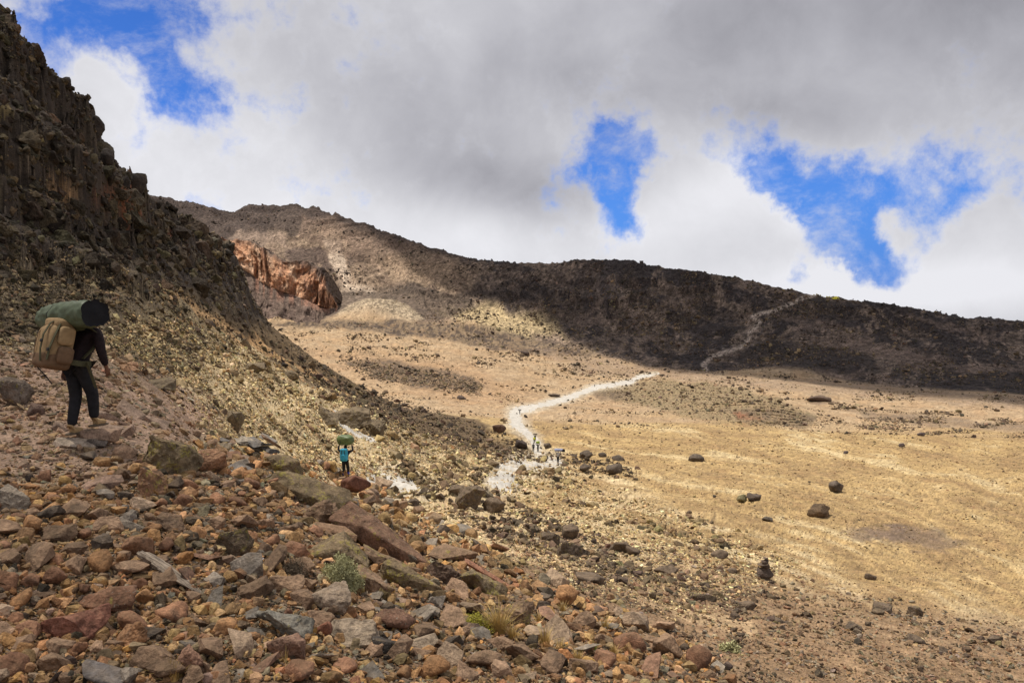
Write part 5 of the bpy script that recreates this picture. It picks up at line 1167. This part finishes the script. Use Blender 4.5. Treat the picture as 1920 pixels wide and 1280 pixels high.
def person(loc, rz, label, J=None, mats=None, scale=1., detail=2, boots=True, gaiter=None, cat='person', group=None):
    """standing, facing +y locally; J overrides joint positions"""
    m = dict(jacket=M_jack, trousers=M_trou, boot=M_boot); m.update(mats or {})
    B = dict(pelvis=((0, 0, .95), .12), waist=((0, .02, 1.10), .11), chest=((0, .05, 1.30), .13), neck=((0, .07, 1.47), .055), head=((0, .10, 1.57), .085), crown=((0, .10, 1.68), .075), nose=((0, .19, 1.58), .018),
             hipL=((-.09, 0, .90), .085), kneeL=((-.10, .05, .50), .058), ankL=((-.10, .0, .10), .04), hipR=((.09, 0, .90), .085), kneeR=((.10, .03, .50), .058), ankR=((.10, -.04, .10), .04),
             shL=((-.19, .05, 1.40), .055), elL=((-.25, .03, 1.12), .042), wrL=((-.26, .12, .88), .028), shR=((.19, .05, 1.40), .055), elR=((.25, .03, 1.12), .042), wrR=((.26, .12, .88), .028))
    for k_, v_ in (J or {}).items(): B[k_] = (v_, B[k_][1])
    root = empty('person', loc, rz); root.scale = (scale,) * 3; tag(root, label, cat, group)
    body = dict(B); E_ = [('pelvis', 'waist'), ('waist', 'chest'), ('chest', 'neck'), ('neck', 'head'), ('head', 'crown'), ('head', 'nose')]
    for s_ in 'LR':
        E_ += [('pelvis', 'hip' + s_), ('hip' + s_, 'knee' + s_), ('knee' + s_, 'ank' + s_), ('chest', 'sh' + s_), ('sh' + s_, 'el' + s_), ('el' + s_, 'wr' + s_)]
        w = Vector(B['wr' + s_][0]); e = Vector(B['el' + s_][0]); d = (w - e).normalized(); sx = -1 if s_ == 'L' else 1
        side = Vector((0, 1, 0)); side = (side - d * side.dot(d)).normalized(); pn_ = d.cross(side) * sx
        body['palm' + s_] = (tuple(w + d * .075), (.034, .018) if detail > 1 else .035); E_.append(('wr' + s_, 'palm' + s_))
        if detail > 1:
            for fi, (o_, L) in enumerate([(.027, .070), (.009, .078), (-.009, .073), (-.026, .058)]):
                a = w + d * .095 + side * o_; b = a + d * L * .5 - pn_ * .012; c = b + d * L * .3 - pn_ * .03
                body[f'f{fi}a{s_}'] = (tuple(a), .011); body[f'f{fi}b{s_}'] = (tuple(b), .0095); body[f'f{fi}c{s_}'] = (tuple(c), .008); E_ += [('palm' + s_, f'f{fi}a{s_}'), (f'f{fi}a{s_}', f'f{fi}b{s_}'), (f'f{fi}b{s_}', f'f{fi}c{s_}')]
            a = w + d * .045 + side * .036; b = a + d * .04 + side * .012 - pn_ * .015
            body['ta' + s_] = (tuple(a), .012); body['tb' + s_] = (tuple(b), .010); E_ += [('palm' + s_, 'ta' + s_), ('ta' + s_, 'tb' + s_)]
    skin_obj('body', body, E_, M_skin, root, 1 if detail < 2 else 2)
    P = lambda n: B[n][0]; mid = lambda a, b, t: tuple(Vector(P(a)).lerp(Vector(P(b)), t))
    jk = dict(hem=((P('pelvis')[0], P('pelvis')[1], P('pelvis')[2] - .10), .155), pel=((P('pelvis')[0], P('pelvis')[1], P('pelvis')[2] + .03), .165), waist=(P('waist'), .15), chest=(P('chest'), .165), col=(mid('chest', 'neck', .8), .085))
    je = [('hem', 'pel'), ('pel', 'waist'), ('waist', 'chest'), ('chest', 'col')]
    for s_ in 'LR':
        jk['sh' + s_] = (P('sh' + s_), .082); jk['el' + s_] = (P('el' + s_), .062); jk['cuff' + s_] = (mid('el' + s_, 'wr' + s_, .97), .045); je += [('chest', 'sh' + s_), ('sh' + s_, 'el' + s_), ('el' + s_, 'cuff' + s_)]
    skin_obj('jacket', jk, je, m['jacket'], root, 1 if detail < 2 else 2)
    tr_ = dict(pel=((P('pelvis')[0], P('pelvis')[1], P('pelvis')[2] + .02), .145)); te = []
    for s_ in 'LR':
        tr_['hip' + s_] = (P('hip' + s_), .108); tr_['knee' + s_] = (P('knee' + s_), .082); tr_['calf' + s_] = (mid('knee' + s_, 'ank' + s_, .5), .074); tr_['an' + s_] = (mid('knee' + s_, 'ank' + s_, .97), .062); te += [('pel', 'hip' + s_), ('hip' + s_, 'knee' + s_), ('knee' + s_, 'calf' + s_), ('calf' + s_, 'an' + s_)]
    skin_obj('trousers', tr_, te, m['trousers'], root, 1 if detail < 2 else 2)
    for s_ in 'LR':
        a = Vector(P('ank' + s_)); z = a.z - .10
        bt = skin_obj('boot', dict(heel=((a.x, a.y - .035, z + .055), .05), top=((a.x, a.y, z + .14), .052), mid=((a.x, a.y + .07, z + .055), .046), toe=((a.x * 1.05, a.y + .165, z + .045), .038)), [('heel', 'top'), ('heel', 'mid'), ('mid', 'toe')], m['boot'], root, 1 if detail < 2 else 2)
        if detail > 1: bag('sole', (.10, .29, .032), M_sole, bt, (a.x, a.y + .06, z + .016), e=.6, noise=.0)
        if gaiter:
            skin_obj('gaiter', dict(a=(mid('knee' + s_, 'ank' + s_, .25), .080), b=(mid('knee' + s_, 'ank' + s_, .97), .066)), [('a', 'b')], gaiter, root, 2)
    V, q = supell((.185, .215, .20), 1, 20, 14, .02, 4); V = V[:, :] + np.array(P('crown')) + np.array((0, -.02, -.015)); mesh_np('hair', V, q, m.get('hair', M_hair), smooth=True, parent=root)
    return root
def rel(loc, rz, p):
    c_, s_ = cos(rz), sin(rz); return (loc[0] + c_ * p[0] - s_ * p[1], loc[1] + s_ * p[0] + c_ * p[1], loc[2] + p[2])

# nearest porter, walking away to the right under a pack and a long green roll
PY0 = 10.3; PXH = 147
a_, b_, c_ = ray(PXH, 812); HX = float(a_ / b_ * PY0); HZ = float(EYE + ray(PXH, 815)[2] / ray(PXH, 815)[1] * PY0)
prz = radians(-24); ploc = (HX, PY0, HZ)
person(ploc, prz, "nearest porter in dark jacket walking away under a long green roll",
       dict(pelvis=(0, 0, .96), waist=(0, .06, 1.10), chest=(0, .16, 1.28), neck=(0, .21, 1.39), head=(0, .27, 1.46), crown=(0, .28, 1.55), nose=(0, .36, 1.45),
            hipL=(-.08, .0, .90), kneeL=(-.09, .05, .50), ankL=(-.08, -.04, .10), hipR=(.08, .01, .90), kneeR=(.07, .17, .54), ankR=(.03, .22, .18),
            shL=(-.19, .17, 1.37), elL=(-.28, .06, 1.10), wrL=(-.27, .02, .86), shR=(.19, .17, 1.37), elR=(.30, .14, 1.10), wrR=(.28, .22, .90)))
# a stone under the forward foot
fl = rel(ploc, prz, (.04, .27, .0)); v, f = hull(77, 14, (.24, .2, .13), 3, .02, .8)
o = mesh_np('stone', v, f, M_rock); o.location = (fl[0], fl[1], fl[2] - .06); o.color = (.30, .2, .14, 1); tag(o, "stone under the nearest porter's forward boot", 'stone')
pk = empty('backpack', rel(ploc, prz, (.0, -.24, .90)), prz - radians(10)); tag(pk, "tan and brown backpack on the nearest porter's back", 'backpack')
tl = (radians(-14), 0, 0)
bag('pack_body', (.42, .34, .54), M_tan, pk, (-.02, -.04, .30), tl, e=.5, noise=.022, seed=3)
bag('base_panel', (.425, .36, .24), M_brn, pk, (-.02, -.078, .115), tl, e=.5, noise=.02, seed=4)
bag('side_pocket', (.10, .20, .22), M_brn, pk, (.205, -.03, .18), tl, e=.5, noise=.02, seed=6)
bag('side_pocket', (.10, .20, .24), M_tan, pk, (.20, .0, .42), tl, e=.5, noise=.02, seed=8)
bag('lid', (.38, .28, .14), M_tan, pk, (-.02, .04, .57), tl, e=.55, noise=.03, seed=7)
band('strap', [(.06, .02, .66), (.07, -.12, .60), (.075, -.215, .46), (.075, -.26, .28), (.075, -.27, .12)], .035, .008, M_olv, pk)
band('strap', [(.16, -.05, .58), (.20, -.14, .44), (.19, -.20, .30), (.17, -.235, .14)], .045, .008, M_olv, pk)
bag('buckle', (.05, .02, .04), M_blk, pk, (.075, -.245, .38), tl, e=.4, noise=0)
bag('buckle', (.05, .02, .04), M_blk, pk, (.17, -.215, .27), tl, e=.4, noise=0)
band('zip', [(-.11, -.10, .57), (-.12, -.19, .46), (-.12, -.235, .30), (-.12, -.255, .16)], .010, .006, M_brn, pk)
band('loose_strap', [(-.19, -.16, .14), (-.21, -.17, .02), (-.14, -.10, -.10), (-.08, -.06, -.20)], .03, .005, M_blk, pk)
band('hip_belt', [(.19, .04, .09), (.24, .16, .06), (.20, .30, .05), (0, .38, .05)], .07, .012, M_olv, pk, side=(0, 0, 1))
band('loose_strap', [(.24, .22, .08), (.27, .25, -.05), (.31, .30, -.26)], .05, .006, M_olv, pk, side=(1, .2, 0))
for sx in (-1, 1): band('shoulder_strap', [(sx * .12, .08, .56), (sx * .14, .28, .56), (sx * .15, .42, .44), (sx * .14, .40, .28), (sx * .16, .22, .12)], .06, .015, M_olv, pk)
def roll(loc, rz, L, r, label, mat, name='rolled_bundle', tilt=0., capmat=None, taper=.25, bands=True):
    root = empty(name, loc, rz); tag(root, label, 'bundle'); n = 60; m = 44; V = []
    for i in range(n):
        t = i / (n - 1); x = (t - .5) * L
        rr = r * (1 - taper * ss(np.array(.22 - t), 0, .22)) * (1 - .10 * math.exp(-((t - .97) / .03) ** 2)) * (1 - .035 * math.exp(-((t - .30) / .015) ** 2)) 
        for j in range(m):
            a = j / m * 2 * pi; V.append((x, math.cos(a) * rr, math.sin(a) * rr * .93 - .02 * r * math.sin(t * 3)))
    V = np.array(V); nn = V * np.array((0, 1, 1)); nn /= np.linalg.norm(nn, axis=1)[:, None] + 1e-9
    V += nn * (fbm3(V * np.array((3, 6, 6)) + 3, 3, 31) * .34 * r + fbm3(V * np.array((12, 22, 22)), 3, 35) * .26 * r)[:, None]
    q = np.array([(i * m + j, i * m + (j + 1) % m, (i + 1) * m + (j + 1) % m, (i + 1) * m + j) for i in range(n - 1) for j in range(m)])
    mesh_np('roll_cover', V, q, mat, smooth=True, parent=root)
    for s_, t in ((-1, 0), (1, n - 1)):
        ring = V[t * m:(t + 1) * m]; c = ring.mean(0); rings = [ring, c + (ring - c) * .86 - np.array((s_ * .015, 0, 0)), c + (ring - c) * .5 - np.array((s_ * -.005, 0, 0)), c + (ring - c) * .03 - np.array((s_ * -.01, 0, 0))]
        W = np.vstack(rings); q = np.array([(i * m + j, i * m + (j + 1) % m, (i + 1) * m + (j + 1) % m, (i + 1) * m + j) for i in range(3) for j in range(m)])
        mesh_np('end_flap', W, q, capmat or mat, smooth=True, parent=root)
    if bands:
        for t in (.30,):
            k0 = int(t * n); ring = V[k0 * m:(k0 + 1) * m]; c = ring.mean(0); rr_ = c + (ring - c) * 1.012; W = np.vstack([rr_ - np.array((.009, 0, 0)), rr_ + np.array((.009, 0, 0))])
            q = np.array([(j, (j + 1) % m, m + (j + 1) % m, m + j) for j in range(m)]); mesh_np('cord', W, q, M_cap, smooth=True, parent=root)
    root.rotation_euler = (0, tilt, rz); return root
roll(rel(ploc, prz, (-.02, -.05, 1.575)), radians(-27), 1.02, .205, "long olive-green roll with a dark end lying across the nearest porter's pack", M_grn, tilt=radians(-4), capmat=M_cap)

# second porter
M_sack = plain_mat("green_sack", (.085, .12, .042), .5, .25, 6, .06, .4); M_cyan = plain_mat("cyan_nylon", (.035, .30, .46), .6, .12, 10, .02); M_blue = plain_mat("blue_gaiter_cloth", (.06, .07, .42), .7, .1)
a_, b_, c_ = ray(648, 897); Y2 = 42.
l2 = tuple(float(q) for q in locate(648, 898, 22, 70)); print('porter2', l2); rz2 = radians(-6)
arms_up = dict(elL=(-.40, .06, 1.50), wrL=(-.34, .08, 1.76), shL=(-.20, .05, 1.42), shR=(.20, .05, 1.42), elR=(.40, .06, 1.50), wrR=(.34, .08, 1.76))
person(l2, rz2, "second porter, in blue gaiters, holding a green sack on his head", dict(arms_up, kneeL=(-.10, .06, .50), ankL=(-.10, .02, .10), ankR=(.10, .20, .14), kneeR=(.10, .16, .52)),
       dict(jacket=plain_mat("navy_cloth", (.022, .022, .035), .85, .2)), gaiter=M_blue, scale=.94)
def sack(loc, rz, dims, mat, label, cat='sack', seed=5, tie=True, group=None):
    r = empty('sack', loc, rz); tag(r, label, cat, group); bag('sack_body', dims, mat, r, (0, 0, dims[2] / 2), e=.7, noise=.06, seed=seed)
    if tie:
        bag('tied_end', (.12 * dims[0] / .9, .14, .12), mat, r, (dims[0] * .49, 0, dims[2] * .4), e=.8, noise=.1, seed=seed + 1); band('cord', [(-dims[0] * .2, -dims[1] * .49, dims[2] * .2), (-dims[0] * .2, -dims[1] * .40, dims[2] * .85), (-dims[0] * .2, 0, dims[2] * 1.0)], .03, .02, M_blk, r)
    return r
sack(rel(l2, rz2, (-.02, .08, 1.655)), rz2, (.84, .58, .50), M_sack, "shiny green sack on the second porter's head", seed=12)
cp = empty('backpack', rel(l2, rz2, (0, -.13, .92)), rz2); tag(cp, "bright cyan backpack on the second porter", 'backpack')
bag('pack_body', (.38, .24, .58), M_cyan, cp, (0, -.07, .27), e=.5, noise=.02, seed=21); bag('lid', (.36, .24, .16), M_cyan, cp, (0, -.07, .54), e=.6, noise=.02, seed=22)
bag('front_pocket', (.24, .09, .30), M_cyan, cp, (0, -.19, .2), e=.5, noise=.02, seed=23); band('strap', [(.08, -.15, .62), (.08, -.22, .45), (.08, -.2, .05)], .025, .01, M_blk, cp); band('strap', [(-.08, -.15, .62), (-.08, -.22, .45), (-.08, -.2, .05)], .025, .01, M_blk, cp)

# the walkers further down the trail
def walker(px, py, Yr, rz, label, J=None, mats=None):
    x, y, z = locate(px, py, *Yr); print('walker', px, py, '-> Y', round(float(y), 1)); p = person((x, y, z), rz, label, J, mats, detail=1); return (x, y, z)
M_yel = plain_mat("yellow_jacket", (.60, .62, .03), .7, .05); M_pale = plain_mat("pale_shirt", (.42, .40, .38), .8, .1); M_gb = plain_mat("grey_blue_bag", (.26, .28, .40), .6, .1, 5, .04); M_lime = plain_mat("lime_sack", (.25, .33, .05), .6, .1)
w = walker(1046, 868, (100, 190), radians(-30), "porter in a pale shirt and black trousers carrying a grey-blue bundle", arms_up, dict(jacket=M_pale))
roll((w[0] + .1, w[1], w[2] + 1.86), radians(-10), 1.15, .21, "grey-blue bundle with a dark end on the pale-shirted porter's head", M_gb, capmat=M_cap, bands=False)
bag('load', (.5, .4, .4), M_trou, None, (0, 0, 0), e=.6).location = (w[0] + .72, w[1] - .1, w[2] + 1.80); tag(bpy.context.scene.objects['load'], "black bag lashed to the right end of the grey-blue bundle", 'bag'); bpy.context.scene.objects['load'].name = 'bag'
w = walker(1009, 848, (120, 210), 0, "dark-clothed walker carrying a lime-green sack, right one of the close pair", arms_up, dict(jacket=M_trou))
sack((w[0], w[1], w[2] + 1.70), 0, (.75, .5, .5), M_lime, "lime-green sack on the head of the right walker of the close pair", seed=33, tie=False)
walker(1000, 847, (120, 210), 0, "walker in all dark clothes, left one of the close pair", None, dict(jacket=M_trou))
w = walker(1001, 831, (120, 240), 0, "walker in a bright yellow jacket above the close pair", None, dict(jacket=M_yel, hair=M_lime))
w = walker(1004, 827, (120, 250), 0, "dark walker just ahead of the yellow jacket with a load held high", arms_up, dict(jacket=M_trou))
roll((w[0], w[1], w[2] + 1.86), 0, 1.0, .12, "thin dark bundle carried overhead beside the yellow jacket", M_trou, bands=False)
w = walker(975, 776, (230, 400), 0, "lone walker at the bend of the white trail", arms_up, dict(jacket=M_trou))
roll((w[0], w[1], w[2] + 1.86), 0, 1.3, .18, "dark bundle on the head of the walker at the trail bend", M_trou, bands=False)
walker(1115, 725, (300, 700), 0, "far walker on the white trail before it fades", None, dict(jacket=M_trou))
walker(1320, 696, (430, 800), 0, "tiny walker in a lime jacket at the foot of the zigzag path", None, dict(jacket=M_yel))

# ------------------------------------------------------------------ camp on the ridge
M_tent = plain_mat("yellow_tent_fabric", (.66, .58, .06), .7, .08, 2, .02); M_tent2 = plain_mat("ochre_tent_fabric", (.5, .42, .16), .7, .08, 2, .02); M_dark = plain_mat("tent_opening", (.03, .03, .03), .9)
def tent(px, py, wpx, hpx, label, mat, group=None):
    x, y, z = locate(px, py, 600, 1300); k = y / F; r = empty('tent', (x, y, z - .3), radians(20)); tag(r, label, 'tent', group); Rr = wpx / 2 * k; Hh = hpx * k
    n, m = 24, 10; V = [(math.cos(t) * Rr * math.cos(p), math.sin(t) * Rr * .8 * math.cos(p), Hh * math.sin(p)) for p in np.linspace(0, pi / 2, m) for t in np.linspace(0, 2 * pi, n, endpoint=False)]
    V = np.array(V); V[:, 2] *= 1 - .08 * np.abs(np.sin(3 * np.arctan2(V[:, 1], V[:, 0])))
    q = np.array([(i * n + j, i * n + (j + 1) % n, (i + 1) * n + (j + 1) % n, (i + 1) * n + j) for i in range(m - 1) for j in range(n)]); mesh_np('flysheet', V, q, mat, smooth=True, parent=r)
    D = np.array([(-.3 * Rr, -.80 * Rr, 0), (.3 * Rr, -.80 * Rr, 0), (0, -.62 * Rr, .62 * Hh), (-.3 * Rr, -.84 * Rr, 0), (.3 * Rr, -.84 * Rr, 0), (0, -.66 * Rr, .62 * Hh)])
    mesh_np('door', D, np.array([(3, 4, 5), (0, 2, 1)]), M_dark, parent=r)
tent(1568, 559, 13, 5.5, "large yellow dome tent standing on the ridge, biggest of the camp", M_tent)
for px, py, l in [(1526, 552, "tiny ochre tent at the left end of the ridge camp"), (1532, 553, "tiny ochre tent second from the left in the ridge camp"), (1539, 554, "tiny ochre tent third from the left in the ridge camp"),
                  (1549, 556, "tiny yellow tent in the middle of the ridge camp"), (1555, 557, "tiny yellow tent left of its larger neighbours in the ridge camp"), (1561, 558, "tiny yellow tent touching the large dome tent")]:
    tent(px, py, 3.6, 2.6, l, M_tent2 if px < 1545 else M_tent, 'small tents of the ridge camp')
# stone hut by the flat-topped crag
x, y, z = locate(1203, 494, 900, 1300); k = y / F; r = empty('stone_hut', (x, y, z)); tag(r, "tiny dark stone hut beside the flat-topped crag on the skyline", 'hut')
V = np.array([(-1, -1, -.6), (1, -1, -.6), (1, 1, -.6), (-1, 1, -.6), (-1, -1, 1.4), (1, -1, 1.4), (1, 1, 1.4), (-1, 1, 1.4)]) * np.array((3 * k, 3 * k, 2.6 * k)); q = np.array([(0, 1, 5, 4), (1, 2, 6, 5), (2, 3, 7, 6), (3, 0, 4, 7), (4, 5, 6, 7)])
mesh_np('wall', V, q, M_far, np.tile((.10, .08, .07), (8, 1)), parent=r)
V = np.array([(-1.15, -1.15, 0), (1.15, -1.15, 0), (1.15, 1.15, 0), (-1.15, 1.15, 0), (-1.1, 0, .7), (1.1, 0, .7)]) * np.array((3 * k, 3 * k, 2.2 * k)) + np.array((0, 0, 2.6 * 1.4 * k + .02)); Fr = np.array([(0, 1, 5), (0, 5, 4), (2, 3, 4), (2, 4, 5), (1, 2, 5), (3, 0, 4), (3, 2, 1), (3, 1, 0)])
mesh_np('roof', V, Fr, M_far, np.tile((.08, .065, .06), (6, 1)), parent=r)
print('all built', len(bpy.data.objects))
